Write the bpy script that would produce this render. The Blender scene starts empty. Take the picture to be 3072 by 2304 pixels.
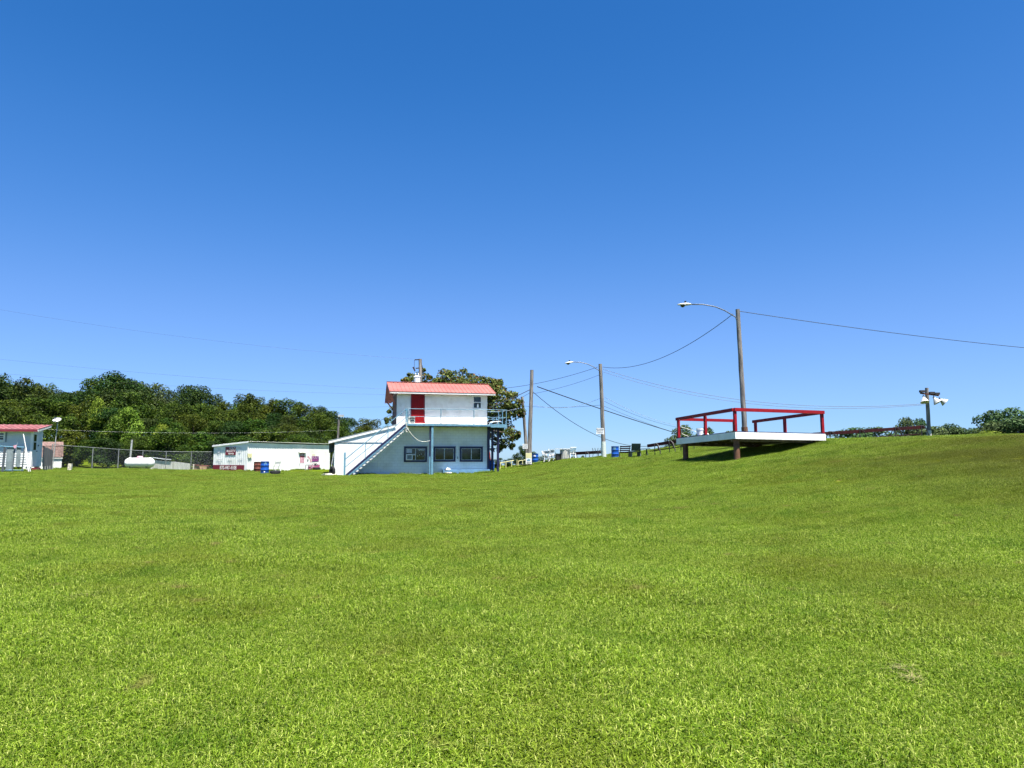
import bpy, math, random
import numpy as np
from mathutils import Vector, Matrix
R = math.radians
sc = bpy.context.scene
col = sc.collection
random.seed(7)

# ------------------------------------------------------------ camera, sky, sun, exposure
F = 2130.0                      # focal length in pixels of the 3072 wide photograph
PITCH = math.atan(211 / F)
EYE = 1.6
cd = bpy.data.cameras.new('camera'); cam = bpy.data.objects.new('camera', cd); col.objects.link(cam)
cd.sensor_width = 36; cd.lens = 36 * F / 3072; cd.clip_end = 5000; cd.clip_start = 0.05
cam.location = (0, 0, EYE); cam.rotation_euler = (math.pi / 2 + PITCH, 0, 0)
sc.camera = cam
SUN = Vector((.205, -.285, 1.0)).normalized()
ELEV = math.asin(SUN.z); AZ = math.atan2(SUN.x, SUN.y)
w = bpy.data.worlds.new('World'); sc.world = w; w.use_nodes = True
nt = w.node_tree; nt.nodes.clear()
sky = nt.nodes.new('ShaderNodeTexSky'); sky.sky_type = 'NISHITA'; sky.sun_disc = False
sky.sun_elevation = ELEV; sky.sun_rotation = AZ
sky.air_density = 1.0; sky.dust_density = 0.0; sky.ozone_density = 10.0; sky.altitude = 200
bg = nt.nodes.new('ShaderNodeBackground'); bg.inputs['Strength'].default_value = 0.12
def vmul(k):
    v = nt.nodes.new('ShaderNodeVectorMath'); v.operation = 'MULTIPLY'; v.inputs[1].default_value = k; return v
v1 = vmul((.12, .12, .12)); v2 = vmul((1/.12,)*3)
cv = nt.nodes.new('ShaderNodeRGBCurve')          # deep clear blue of the photographed sky
SKY_G = 1/2.83
def curve(i, pts):
    c = cv.mapping.curves[i].points
    pts = [(0, 0)] + [(a, b*SKY_G) for a, b in pts]
    while len(c) < len(pts): c.new(.5, .5)
    for p, (a, b) in zip(c, pts): p.location = (a, b)
curve(0, [(.08,.030),(.104,.06),(.215,.21),(.584,.42),(1,.62)])
curve(1, [(.1675,.172),(.216,.24),(.41,.455),(.746,.71),(1,.9)])
curve(2, [(.3826,.55),(.469,.69),(.721,1.0),(.7625,1.05),(1,1.3)])
cv.mapping.update()
out = nt.nodes.new('ShaderNodeOutputWorld')
nt.links.new(sky.outputs[0], v1.inputs[0]); nt.links.new(v1.outputs[0], cv.inputs['Color']); nt.links.new(cv.outputs[0], v2.inputs[0]); nt.links.new(v2.outputs[0], bg.inputs['Color'])
nt.links.new(bg.outputs[0], out.inputs[0])
sl = bpy.data.lights.new('sun', 'SUN'); so = bpy.data.objects.new('sun', sl); col.objects.link(so)
sl.energy = 5.0; sl.angle = R(.53); sl.color = (1, .95, .87)
so.rotation_euler = SUN.to_track_quat('Z', 'Y').to_euler()
vs = sc.view_settings
vs.view_transform = 'Standard'; vs.look = 'None'; vs.gamma = 1; vs.exposure = 1.5
sc.cycles.use_denoising = True; sc.cycles.use_light_tree = False
sc.cycles.max_bounces = 8; sc.cycles.diffuse_bounces = 3; sc.cycles.glossy_bounces = 3
sc.cycles.transmission_bounces = 3; sc.cycles.transparent_max_bounces = 6

# ------------------------------------------------------------ helpers
def at(px, py, Y):
    """world point on the sight line of a photograph pixel at distance Y (survey of the place)"""
    u = 1152 - py
    d = Vector((px - 1536, F * math.cos(PITCH) - u * math.sin(PITCH), F * math.sin(PITCH) + u * math.cos(PITCH)))
    return Vector((0, 0, EYE)) + d * (Y / d.y)

class MB:
    def __init__(s): s.v = []; s.f = []
    def add(s, vs_, fs):
        n = len(s.v); s.v += [tuple(p) for p in vs_]; s.f += [tuple(i + n for i in f) for f in fs]; return s
    def box(s, x0, x1, y0, y1, z0, z1):
        return s.add([(x0,y0,z0),(x1,y0,z0),(x1,y1,z0),(x0,y1,z0),(x0,y0,z1),(x1,y0,z1),(x1,y1,z1),(x0,y1,z1)],
                     [(3,2,1,0),(4,5,6,7),(0,1,5,4),(1,2,6,5),(2,3,7,6),(3,0,4,7)])
    def prism(s, poly, axis, a, b):
        """polygon in the two other axes, extruded along axis from a to b"""
        n = len(poly); vv = []
        for t in (a, b):
            for p in poly:
                vv.append({'x': (t, p[0], p[1]), 'y': (p[0], t, p[1]), 'z': (p[0], p[1], t)}[axis])
        fs = [tuple(range(n)), tuple(range(2*n-1, n-1, -1))]
        for i in range(n): fs.append((i, (i+1) % n + 0, (i+1) % n + n, i + n)[::-1])
        return s.add(vv, fs)
    def tube(s, pts, r, n=8, cap=True):
        pts = [Vector(p) for p in pts]; m = len(pts)
        rs = r if isinstance(r, (list, tuple)) else [r] * m
        vv = []
        ref = None
        for i, p in enumerate(pts):
            t = (pts[min(i+1, m-1)] - pts[max(i-1, 0)]).normalized()
            if ref is None: ref = Vector((0,0,1)) if abs(t.z) < .9 else Vector((1,0,0))
            a = t.cross(ref).normalized(); b = t.cross(a).normalized(); ref = b.cross(t) * 1.0 if False else ref
            for k in range(n):
                q = 2*math.pi*k/n
                vv.append(p + (a*math.cos(q) + b*math.sin(q)) * rs[i])
        fs = []
        for i in range(m-1):
            for k in range(n):
                fs.append((i*n+k, i*n+(k+1) % n, (i+1)*n+(k+1) % n, (i+1)*n+k))
        if cap: fs.append(tuple(range(n-1, -1, -1))); fs.append(tuple((m-1)*n+k for k in range(n)))
        return s.add(vv, fs)
    def bar(s, a, b, w_, h, up=(0,0,1)):
        """rectangular bar from a to b: w_ sideways, h along up"""
        a = Vector(a); b = Vector(b); t = (b-a).normalized(); u_ = Vector(up)
        x = t.cross(u_).normalized() * w_/2; z = x.cross(t).normalized() * h/2
        vv = [a-x-z, a+x-z, a+x+z, a-x+z, b-x-z, b+x-z, b+x+z, b-x+z]
        return s.add(vv, [(3,2,1,0),(4,5,6,7),(0,1,5,4),(1,2,6,5),(2,3,7,6),(3,0,4,7)])
    def lathe(s, prof, n=24, c=(0,0,0), axis='z'):
        vv = []
        for r, z in prof:
            for k in range(n):
                q = 2*math.pi*k/n; x, y = r*math.cos(q), r*math.sin(q)
                p = {'z': (x, y, z), 'x': (z, x, y), 'y': (x, z, y)}[axis]
                vv.append((p[0]+c[0], p[1]+c[1], p[2]+c[2]))
        fs = []
        for i in range(len(prof)-1):
            for k in range(n): fs.append((i*n+k, i*n+(k+1) % n, (i+1)*n+(k+1) % n, (i+1)*n+k))
        return s.add(vv, fs)
    def quad(s, a, b, c, d): return s.add([a,b,c,d], [(0,1,2,3)])
    def build(s, name, mat, parent=None, smooth=False):
        me = bpy.data.meshes.new(name); me.from_pydata(s.v, [], s.f); me.validate(); me.update()
        me.materials.append(mat)
        if smooth: me.polygons.foreach_set('use_smooth', [True]*len(me.polygons)); me.set_sharp_from_angle(angle=R(40))
        o = bpy.data.objects.new(name, me); col.objects.link(o)
        if parent: o.parent = parent
        return o

def tag(o, label=None, cat=None, group=None, kind=None):
    if label: o['label'] = label
    if cat: o['category'] = cat
    if group: o['group'] = group
    if kind: o['kind'] = kind
    return o
def thing(name, loc, label, cat, rz=0, group=None):
    o = bpy.data.objects.new(name, None); col.objects.link(o); o.empty_display_size = .2
    o.location = loc; o.rotation_euler = (0, 0, rz)
    return tag(o, label, cat, group)
def copy_tree(o, parent=None):
    c = o.copy(); col.objects.link(c)
    if parent: c.parent = parent
    for ch in o.children: copy_tree(ch, c)
    return c

# ------------------------------------------------------------ materials
def nodes(name):
    m = bpy.data.materials.new(name); m.use_nodes = True; n = m.node_tree; n.nodes.clear()
    o = n.nodes.new('ShaderNodeOutputMaterial'); b = n.nodes.new('ShaderNodeBsdfPrincipled')
    n.links.new(b.outputs[0], o.inputs[0]); return m, n, b, o
def ramp(n, stops):
    r = n.nodes.new('ShaderNodeValToRGB'); e = r.color_ramp.elements
    while len(e) < len(stops): e.new(.5)
    for i, (p, c) in enumerate(stops): e[i].position = p; e[i].color = (*c, 1)
    return r
def pm(name, c, rough=.6, var=.12, scale=3.0, bump=.0, bscale=40, metal=0., stain=None, sscale=1.2, spec=.5, stretch=(1,1,1), coat=0.):
    """paint, metal or wood: base colour with uneven tone, optional stains and fine bump"""
    m, n, b, o = nodes(name)
    tc = n.nodes.new('ShaderNodeTexCoord'); mp = n.nodes.new('ShaderNodeMapping'); mp.inputs['Scale'].default_value = stretch
    n.links.new(tc.outputs['Object'], mp.inputs[0])
    nz = n.nodes.new('ShaderNodeTexNoise'); nz.inputs['Scale'].default_value = scale; nz.inputs['Detail'].default_value = 6
    n.links.new(mp.outputs[0], nz.inputs['Vector'])
    lo = tuple(max(0, x*(1-var*1.6)) for x in c); hi = tuple(min(1, x*(1+var)) for x in c)
    r = ramp(n, [(.3, lo), (.65, hi)]); n.links.new(nz.outputs['Fac'], r.inputs[0]); last = r.outputs[0]
    if stain:
        n2 = n.nodes.new('ShaderNodeTexNoise'); n2.inputs['Scale'].default_value = sscale; n2.inputs['Detail'].default_value = 8
        n.links.new(mp.outputs[0], n2.inputs['Vector'])
        r2 = ramp(n, [(.52, (0,0,0)), (.72, (1,1,1))]); n.links.new(n2.outputs['Fac'], r2.inputs[0])
        mx = n.nodes.new('ShaderNodeMixRGB'); mx.inputs['Color2'].default_value = (*stain, 1)
        mt = n.nodes.new('ShaderNodeMath'); mt.operation = 'MULTIPLY'; mt.inputs[1].default_value = .6
        n.links.new(r2.outputs[0], mt.inputs[0]); n.links.new(mt.outputs[0], mx.inputs['Fac']); n.links.new(last, mx.inputs['Color1']); last = mx.outputs[0]
    n.links.new(last, b.inputs['Base Color'])
    b.inputs['Roughness'].default_value = rough; b.inputs['Metallic'].default_value = metal
    b.inputs['Specular IOR Level'].default_value = spec
    if coat: b.inputs['Coat Weight'].default_value = coat
    if bump:
        n3 = n.nodes.new('ShaderNodeTexNoise'); n3.inputs['Scale'].default_value = bscale; n3.inputs['Detail'].default_value = 4
        n.links.new(mp.outputs[0], n3.inputs['Vector'])
        bp = n.nodes.new('ShaderNodeBump'); bp.inputs['Strength'].default_value = bump; bp.inputs['Distance'].default_value = .02
        n.links.new(n3.outputs['Fac'], bp.inputs['Height']); n.links.new(bp.outputs[0], b.inputs['Normal'])
    return m
def block_mat(name, c):
    """painted concrete blocks 0.4 x 0.2 m; mortar lines read through the paint"""
    m, n, b, o = nodes(name)
    tc = n.nodes.new('ShaderNodeTexCoord'); sp = n.nodes.new('ShaderNodeSeparateXYZ'); cb = n.nodes.new('ShaderNodeCombineXYZ')
    n.links.new(tc.outputs['Object'], sp.inputs[0]); ad = n.nodes.new('ShaderNodeMath'); ad.operation = 'ADD'
    n.links.new(sp.outputs[0], ad.inputs[0]); n.links.new(sp.outputs[1], ad.inputs[1])
    n.links.new(ad.outputs[0], cb.inputs[0]); n.links.new(sp.outputs[2], cb.inputs[1])
    bt = n.nodes.new('ShaderNodeTexBrick'); bt.inputs['Scale'].default_value = 1; bt.inputs['Brick Width'].default_value = .4; bt.inputs['Row Height'].default_value = .2
    bt.inputs['Mortar Size'].default_value = .008; bt.inputs['Mortar Smooth'].default_value = .4
    bt.inputs['Color1'].default_value = (*c, 1); bt.inputs['Color2'].default_value = (*[x*.955 for x in c], 1); bt.inputs['Mortar'].default_value = (*[x*.74 for x in c], 1)
    n.links.new(cb.outputs[0], bt.inputs['Vector'])
    nz = n.nodes.new('ShaderNodeTexNoise'); nz.inputs['Scale'].default_value = .9; nz.inputs['Detail'].default_value = 9
    n.links.new(tc.outputs['Object'], nz.inputs['Vector'])
    r = ramp(n, [(.45, (1,1,1)), (.75, (.82,.80,.74))]); n.links.new(nz.outputs['Fac'], r.inputs[0])
    mx = n.nodes.new('ShaderNodeMixRGB'); mx.blend_type = 'MULTIPLY'; mx.inputs['Fac'].default_value = 1
    n.links.new(bt.outputs['Color'], mx.inputs['Color1']); n.links.new(r.outputs[0], mx.inputs['Color2'])
    n.links.new(mx.outputs[0], b.inputs['Base Color']); b.inputs['Roughness'].default_value = .75
    iv = n.nodes.new('ShaderNodeMath'); iv.operation = 'SUBTRACT'; iv.inputs[0].default_value = 1
    n.links.new(bt.outputs['Fac'], iv.inputs[1])
    bp = n.nodes.new('ShaderNodeBump'); bp.inputs['Strength'].default_value = .5; bp.inputs['Distance'].default_value = .01
    n.links.new(iv.outputs[0], bp.inputs['Height']); n.links.new(bp.outputs[0], b.inputs['Normal'])
    return m
def foliage(name, stops, rough=.55, trans=.22, hue=.07):
    m, n, b, o = nodes(name)
    g = n.nodes.new('ShaderNodeNewGeometry'); oi = n.nodes.new('ShaderNodeObjectInfo')
    r = ramp(n, stops); n.links.new(g.outputs['Random Per Island'], r.inputs[0])
    nz = n.nodes.new('ShaderNodeTexNoise'); nz.inputs['Scale'].default_value = .35; nz.inputs['Detail'].default_value = 3
    n.links.new(g.outputs['Position'], nz.inputs['Vector'])
    h = n.nodes.new('ShaderNodeHueSaturation')
    mr = n.nodes.new('ShaderNodeMapRange'); mr.inputs['To Min'].default_value = .5-hue/2; mr.inputs['To Max'].default_value = .5+hue/2
    n.links.new(oi.outputs['Random'], mr.inputs[0]); n.links.new(mr.outputs[0], h.inputs['Hue'])
    mv = n.nodes.new('ShaderNodeMapRange'); mv.inputs['From Min'].default_value = .3; mv.inputs['From Max'].default_value = .7; mv.inputs['To Min'].default_value = .7; mv.inputs['To Max'].default_value = 1.3
    n.links.new(nz.outputs['Fac'], mv.inputs[0]); n.links.new(mv.outputs[0], h.inputs['Value'])
    n.links.new(r.outputs[0], h.inputs['Color']); n.links.new(h.outputs[0], b.inputs['Base Color'])
    b.inputs['Roughness'].default_value = rough; b.inputs['Specular IOR Level'].default_value = .12
    tr = n.nodes.new('ShaderNodeBsdfTranslucent'); n.links.new(h.outputs[0], tr.inputs[0])
    mx = n.nodes.new('ShaderNodeMixShader'); mx.inputs[0].default_value = trans
    n.links.new(b.outputs[0], mx.inputs[1]); n.links.new(tr.outputs[0], mx.inputs[2]); n.links.new(mx.outputs[0], o.inputs[0])
    return m
def lawn(name, stops, blade):
    """mown grass: tone from patches of lush, olive and dry turf; blades vary one by one"""
    m, n, b, o = nodes(name)
    g = n.nodes.new('ShaderNodeNewGeometry')
    def nz(scale, det=4, dis=0):
        t = n.nodes.new('ShaderNodeTexNoise'); t.inputs['Scale'].default_value = scale; t.inputs['Detail'].default_value = det; t.inputs['Distortion'].default_value = dis
        n.links.new(g.outputs['Position'], t.inputs['Vector']); return t.outputs['Fac']
    def mix(a, fac, c, mode='MIX'):
        x = n.nodes.new('ShaderNodeMixRGB'); x.blend_type = mode; n.links.new(fac, x.inputs['Fac'])
        n.links.new(a, x.inputs['Color1'])
        if isinstance(c, tuple): x.inputs['Color2'].default_value = (*c, 1)
        else: n.links.new(c, x.inputs['Color2'])
        return x.outputs[0]
    def rng(f, a, b_, lo=0., hi=1.):
        x = n.nodes.new('ShaderNodeMapRange'); x.inputs['From Min'].default_value = a; x.inputs['From Max'].default_value = b_
        x.inputs['To Min'].default_value = lo; x.inputs['To Max'].default_value = hi; n.links.new(f, x.inputs[0]); return x.outputs[0]
    r = ramp(n, stops)
    if blade: n.links.new(g.outputs['Random Per Island'], r.inputs[0])
    else: n.links.new(nz(30), r.inputs[0])
    c = r.outputs[0]
    c = mix(c, rng(nz(.33, 5, .4), .5, .72, 0, .6), (.135, .148, .012))          # drier olive patches
    c = mix(c, rng(nz(.9, 3), .55, .75, 0, .5), (.065, .155, .006))               # lush tufts
    c = mix(c, rng(nz(1.7, 3), .66, .76, 0, .75), (.21, .17, .06))              # small straw spots
    sp = n.nodes.new('ShaderNodeSeparateXYZ'); n.links.new(g.outputs['Position'], sp.inputs[0])
    mm = n.nodes.new('ShaderNodeMath'); mm.operation = 'MULTIPLY'
    m2 = n.nodes.new('ShaderNodeMath'); m2.operation = 'MULTIPLY'; n.links.new(rng(sp.outputs[0], 8, 13), m2.inputs[0]); n.links.new(rng(sp.outputs[1], 29, 21), m2.inputs[1])
    n.links.new(m2.outputs[0], mm.inputs[0]); n.links.new(rng(nz(.16, 5, .6), .30, .54, 0, .8), mm.inputs[1])
    c = mix(c, mm.outputs[0], (.098, .100, .013))                                # worn bank on the right
    if blade:
        oi = n.nodes.new('ShaderNodeObjectInfo'); hv = n.nodes.new('ShaderNodeHueSaturation'); n.links.new(c, hv.inputs['Color'])
        n.links.new(rng(oi.outputs['Random'], 0, 1, .80, 1.22), hv.inputs['Value']); c = hv.outputs[0]
    n.links.new(c, b.inputs['Base Color']); b.inputs['Roughness'].default_value = .5 if blade else 1.; b.inputs['Specular IOR Level'].default_value = .16 if blade else 0.
    if blade:
        tr = n.nodes.new('ShaderNodeBsdfTranslucent'); n.links.new(c, tr.inputs[0])
        mx = n.nodes.new('ShaderNodeMixShader'); mx.inputs[0].default_value = .35
        n.links.new(b.outputs[0], mx.inputs[1]); n.links.new(tr.outputs[0], mx.inputs[2]); n.links.new(mx.outputs[0], o.inputs[0])
    return m
M = {}
M['block'] = block_mat('white painted block', (.78,.79,.77))
M['white'] = pm('white paint', (.78,.78,.76), .55, .05, 2, stain=(.55,.52,.45), sscale=1.5)
M['white2'] = pm('white sheet metal', (.80,.81,.80), .45, .05, 1.5, stain=(.62,.62,.56), sscale=.8, spec=.4)
M['siding'] = pm('white lap siding', (.62,.64,.64), .55, .05, 2)
M['roofpink'] = pm('faded red metal roof', (.34,.105,.085), .5, .10, .8, stain=(.38,.15,.12), sscale=.6)
M['roofred'] = pm('faded maroon roof', (.25,.085,.085), .6, .2, 3, stain=(.30,.17,.16))
M['soffit'] = pm('red stained soffit board', (.40,.13,.10), .7, .2, 4)
M['sidewall'] = pm('weathered red side wall', (.22,.13,.11), .8, .35, 6, stretch=(1,1,.15))
M['doorred'] = pm('red door paint', (.22,.004,.006), .45, .08, 3, spec=.2)
M['red'] = pm('red rail paint', (.26,.006,.012), .5, .12, 6, stain=(.16,.01,.012), spec=.25)
M['darkred'] = pm('dark red plank', (.034,.005,.006), .6, .3, 5, stain=(.02,.008,.008), spec=.2)
M['maroon'] = pm('maroon paint', (.17,.012,.03), .5, .15, 4)
M['navy'] = pm('navy paint', (.012,.014,.06), .45, .2, 8)
M['black'] = pm('black rubber', (.012,.012,.013), .7, .2, 10)
M['ltblue'] = pm('light blue paint', (.13,.27,.36), .5, .15, 5, stain=(.10,.17,.22), spec=.3)
M['midblue'] = pm('blue slab paint', (.12,.26,.42), .6, .15, 4)
M['deckblue'] = pm('dark blue deck paint', (.015,.02,.085), .6, .25, 5)
M['barrel'] = pm('blue plastic drum', (.008,.075,.36), .38, .12, 5)
M['rust'] = pm('rusty drum', (.12,.032,.018), .75, .45, 5, bump=.3)
M['pole'] = pm('weathered pole wood', (.19,.175,.16), .9, .45, 9, bump=.6, bscale=30, stretch=(1,1,.12), stain=(.08,.065,.055), sscale=6)
M['polelow'] = pm('peeling green and white paint', (.55,.60,.55), .8, .2, 9, stain=(.08,.22,.16), sscale=9)
M['greywood'] = pm('grey fence boards', (.20,.17,.16), .9, .5, 7, bump=.4, stretch=(1,1,.1))
M['column'] = pm('brown pipe', (.15,.075,.045), .7, .25, 6, stain=(.07,.04,.03), sscale=5, spec=.2)
M['joist'] = pm('joist wood', (.16,.12,.08), .85, .3, 6)
M['galv'] = pm('galvanised steel', (.48,.50,.51), .45, .12, 8, metal=.3)
M['pipe'] = pm('dark steel pipe', (.035,.03,.03), .55, .3, 8)
M['lampgrey'] = pm('lamp housing', (.42,.44,.44), .4, .08, 6)
M['reflector'] = pm('white reflector', (.42,.43,.42), .35, .06, 6)
M['fence'] = pm('dull fence steel', (.20,.215,.21), .6, .15, 8)
M['wire'] = pm('wire black', (.02,.022,.025), .5, .1, 3)
M['wirelt'] = pm('bare wire', (.30,.32,.34), .5, .1, 3)
M['steel'] = pm('steel grey arm', (.09,.105,.12), .5, .15, 5)
M['tank'] = pm('white tank paint', (.82,.81,.79), .3, .04, 2, stain=(.7,.68,.62), coat=.2)
M['bucket'] = pm('white plastic', (.80,.80,.79), .4, .04, 5)
M['chairwhite'] = pm('chair white paint', (.48,.49,.50), .45, .1, 9, stain=(.3,.22,.16), sscale=9)
M['shingle'] = pm('brown shingles', (.16,.10,.085), .9, .5, 14, bump=.5)
M['wood'] = pm('raw wood', (.34,.22,.12), .85, .3, 6, stretch=(1,1,.2))
M['straw'] = pm('dead straw', (.20,.17,.07), .9, .3, 9)
M['stone'] = pm('pale stone', (.55,.52,.42), .9, .3, 9, bump=.5, bscale=12)
M['tub'] = pm('grey white tub', (.50,.50,.46), .7, .25, 5, stain=(.3,.28,.22), stretch=(4,4,.3))
M['seatdark'] = pm('dark green seat', (.012,.03,.028), .5, .4, 6)
M['cone'] = pm('orange red cone', (.55,.06,.02), .5, .12, 6)
M['yellow'] = pm('pale yellow paint', (.62,.58,.28), .5, .1, 6)
M['cream'] = pm('cream box', (.66,.62,.34), .5, .08, 6)
M['greysheet'] = pm('grey sheet metal', (.20,.24,.25), .55, .2, 3, stain=(.12,.15,.15))
M['darktarp'] = pm('dark tarp', (.035,.038,.038), .7, .4, 4)
M['ink'] = pm('black lettering', (.03,.03,.035), .6, .1, 9)
M['inkfade'] = pm('faded lettering', (.50,.51,.53), .6, .1, 9)
M['pink'] = pm('mural pink', (.38,.075,.19), .6, .35, 9)
M['pinklt'] = pm('mural pale pink', (.55,.30,.36), .6, .25, 9)
M['purple'] = pm('mural purple', (.10,.03,.19), .6, .3, 9)
M['rope'] = pm('white rope', (.62,.60,.52), .9, .2, 20)
M['bark'] = pm('bark', (.085,.065,.05), .95, .4, 6, bump=.6, stretch=(1,1,.3))
M['cord'] = pm('grey pole metal', (.40,.41,.40), .5, .15, 8, metal=.2)
def glass_mat():
    m, n, b, o = nodes('dark window glass'); b.inputs['Base Color'].default_value = (.012,.018,.016,1)
    b.inputs['Roughness'].default_value = .06; b.inputs['Specular IOR Level'].default_value = .6
    tc = n.nodes.new('ShaderNodeTexCoord'); nz = n.nodes.new('ShaderNodeTexNoise'); nz.inputs['Scale'].default_value = 2.2
    n.links.new(tc.outputs['Object'], nz.inputs['Vector']); r = ramp(n, [(.35, (.008,.012,.011)), (.7, (.03,.045,.03))])
    n.links.new(nz.outputs['Fac'], r.inputs[0]); n.links.new(r.outputs[0], b.inputs['Base Color'])
    bp = n.nodes.new('ShaderNodeBump'); bp.inputs['Strength'].default_value = .03; n.links.new(nz.outputs['Fac'], bp.inputs['Height']); n.links.new(bp.outputs[0], b.inputs['Normal'])
    return m
M['glass'] = glass_mat()
G1 = [(0,(.009,.024,.002)),(.35,(.024,.050,.004)),(.7,(.048,.082,.006)),(1,(.105,.150,.014))]
M['leaf'] = foliage('wood foliage', G1)
M['leafdark'] = foliage('dark foliage', [(0,(.007,.022,.004)),(.5,(.020,.043,.006)),(1,(.052,.086,.012))])
M['leafbright'] = foliage('yellow green foliage', [(0,(.05,.085,.006)),(.5,(.13,.18,.014)),(1,(.25,.30,.04))])
M['leafrust'] = foliage('green foliage with rusty leaves', [(0,(.026,.046,.008)),(.3,(.060,.088,.016)),(.62,(.105,.135,.028)),(.84,(.16,.18,.055)),(.92,(.15,.085,.028)),(1,(.15,.065,.02))], hue=0)
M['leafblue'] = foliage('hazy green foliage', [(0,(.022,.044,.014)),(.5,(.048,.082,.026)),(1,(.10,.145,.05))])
LAWN = [(0,(.048,.092,.005)),(.3,(.095,.170,.007)),(.62,(.170,.262,.013)),(.84,(.30,.395,.050)),(1,(.47,.51,.14))]
M['grass'] = lawn('grass blades', LAWN, True)
M['turf'] = lawn('turf', [(.3,(.055,.082,.006)),(.7,(.095,.130,.010))], False)

def text(s, size, mat, parent, loc, rot, name='lettering', sx=1., extr=.004, bold=0.):
    cu = bpy.data.curves.new(name, 'FONT'); cu.body = s; cu.size = size; cu.extrude = extr; cu.align_x = 'CENTER'; cu.align_y = 'CENTER'; cu.offset = bold
    t = bpy.data.objects.new('tmp', cu); col.objects.link(t)
    dg = bpy.context.evaluated_depsgraph_get(); me = bpy.data.meshes.new_from_object(t.evaluated_get(dg))
    bpy.data.objects.remove(t); bpy.data.curves.remove(cu)
    me.materials.clear(); me.materials.append(mat); me.name = name
    o = bpy.data.objects.new(name, me); col.objects.link(o); o.parent = parent; o.location = loc; o.rotation_euler = rot; o.scale = (sx, 1, 1)
    return o

# ------------------------------------------------------------ terrain
def sstep(a, b, x):
    t = np.clip((x - a) / (b - a), 0, 1); return t*t*(3-2*t)
KN = np.array([(-60,0),(-4,0),(-1,.10),(2.3,.58),(5.9,1.25),(7.7,1.47),(10.8,2.08),(13,2.18),(16,2.2),(21,2.22),(27,2.47),(45,2.6),(400,2.6)])
_s = np.arange(-70, 410, .25); _p = np.interp(_s, KN[:,0], KN[:,1])
_k = np.exp(-np.linspace(-2,2,13)**2); _k /= _k.sum(); _p = np.convolve(np.pad(_p, 6, 'edge'), _k, 'valid')
def height(x, y):
    x = np.asarray(x, float); y = np.asarray(y, float)
    z = .003*np.clip(y, 0, 50)
    z = z + .36*sstep(-14,-28,x)*sstep(18,42,y)*(1-.85*sstep(50,66,y)) - .17*sstep(53,66,y)*sstep(4,-6,x)
    yc = np.clip(y, -20, 60); s = x - np.where(yc < 30, 9.5 - .225*yc, 2.75 - .125*(yc-30))
    bank = np.interp(s, _s, _p) * (.7 + .3*sstep(2, 26, y)) * (1 - .95*sstep(60, 82, y)) * (1 - .22*sstep(39, 50, y)*sstep(4, 8, s)*sstep(16, 11, s))
    z = z + bank
    z = z + 6*sstep(76, 140, y)*sstep(-5, -55, x)*(1 - sstep(150, 300, y))
    far = np.maximum(sstep(95, 380, y), np.maximum(sstep(120, 400, np.abs(x)), sstep(-60,-300,y)))
    z = z - 26*far
    z = z + .03*np.sin(x*.7+1.3)*np.sin(y*.55) + .018*np.sin(x*1.9+y*1.3) + .012*np.sin(y*2.3-x*.8)
    return z
def hz(x, y): return float(height(x, y))
def axis(lo, hi, c0, c1, st):
    a = list(np.arange(c0, c1+1e-6, st)); d = st
    while a[-1] < hi: d *= 1.25; a.append(a[-1]+d)
    d = st
    while a[0] > lo: d *= 1.25; a.insert(0, a[0]-d)
    return np.array(a)
gx = axis(-900, 900, -52, 52, .5); gy = axis(-400, 1000, -4, 84, .5)
X, Y_ = np.meshgrid(gx, gy); Z = height(X, Y_)
nv = np.stack([X.ravel(), Y_.ravel(), Z.ravel()], 1); nx = len(gx)
ii, jj = np.meshgrid(np.arange(len(gx)-1), np.arange(len(gy)-1)); a = (jj*nx+ii).ravel()
fa = np.stack([a, a+1, a+nx+1, a+nx], 1)
me = bpy.data.meshes.new('ground'); me.from_pydata(nv.tolist(), [], fa.tolist()); me.update(); me.materials.append(M['turf'])
me.polygons.foreach_set('use_smooth', [True]*len(me.polygons))
ground = bpy.data.objects.new('ground', me); col.objects.link(ground); tag(ground, kind='structure')
ground['label'] = 'mown lawn running up a low bank on the right'

# ------------------------------------------------------------ grass (one object, instanced tufts)
def blade_patch(name, n, size, hmin, hmax, wid, seed):
    rs = np.random.RandomState(seed); V = []; Fc = []
    cl = rs.uniform(-size, size, (max(6, n//22), 2))
    for i in range(n):
        if rs.rand() < .35: c = cl[rs.randint(len(cl))] + rs.normal(0, .035, 2)
        else: c = rs.uniform(-size, size, 2)
        h = rs.uniform(hmin, hmax) * (1 if rs.rand() < .965 else 1.5); q = rs.uniform(0, 2*math.pi); wd = wid*rs.uniform(.7, 1.3)
        lean = rs.uniform(.25, 1.25); d = np.array([math.cos(q), math.sin(q)]); q2 = q + rs.uniform(-.5, .5) + math.pi/2
        sd = np.array([math.cos(q2), math.sin(q2)])*wd/2
        p0 = c; p1 = c + d*h*lean*.35; p2 = c + d*h*lean*.95; z1 = h*.62; z2 = h*max(.35, 1-.42*lean)
        k = len(V)
        V += [(*(p0-sd), -.01), (*(p0+sd), -.01), (*(p1+sd*.9), z1), (*(p1-sd*.9), z1), (*p2, z2)]
        Fc += [(k,k+1,k+2,k+3), (k+3,k+2,k+4)]
    me = bpy.data.meshes.new(name); me.from_pydata(V, [], Fc); me.update(); me.materials.append(M['grass'])
    return bpy.data.objects.new(name, me)
tufts = bpy.data.collections.new('grass_tufts')
for k in range(10): tufts.objects.link(blade_patch('tuft_%02d' % k, 1050, .30, .022, .066, .0048, k))
for k in range(3): tufts.objects.link(blade_patch('tuft_%02d' % (10+k), 260, .22, .10, .26, .008, 50+k))   # unmown fringe
rs = np.random.RandomState(3); P = []
y = 2.0
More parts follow.
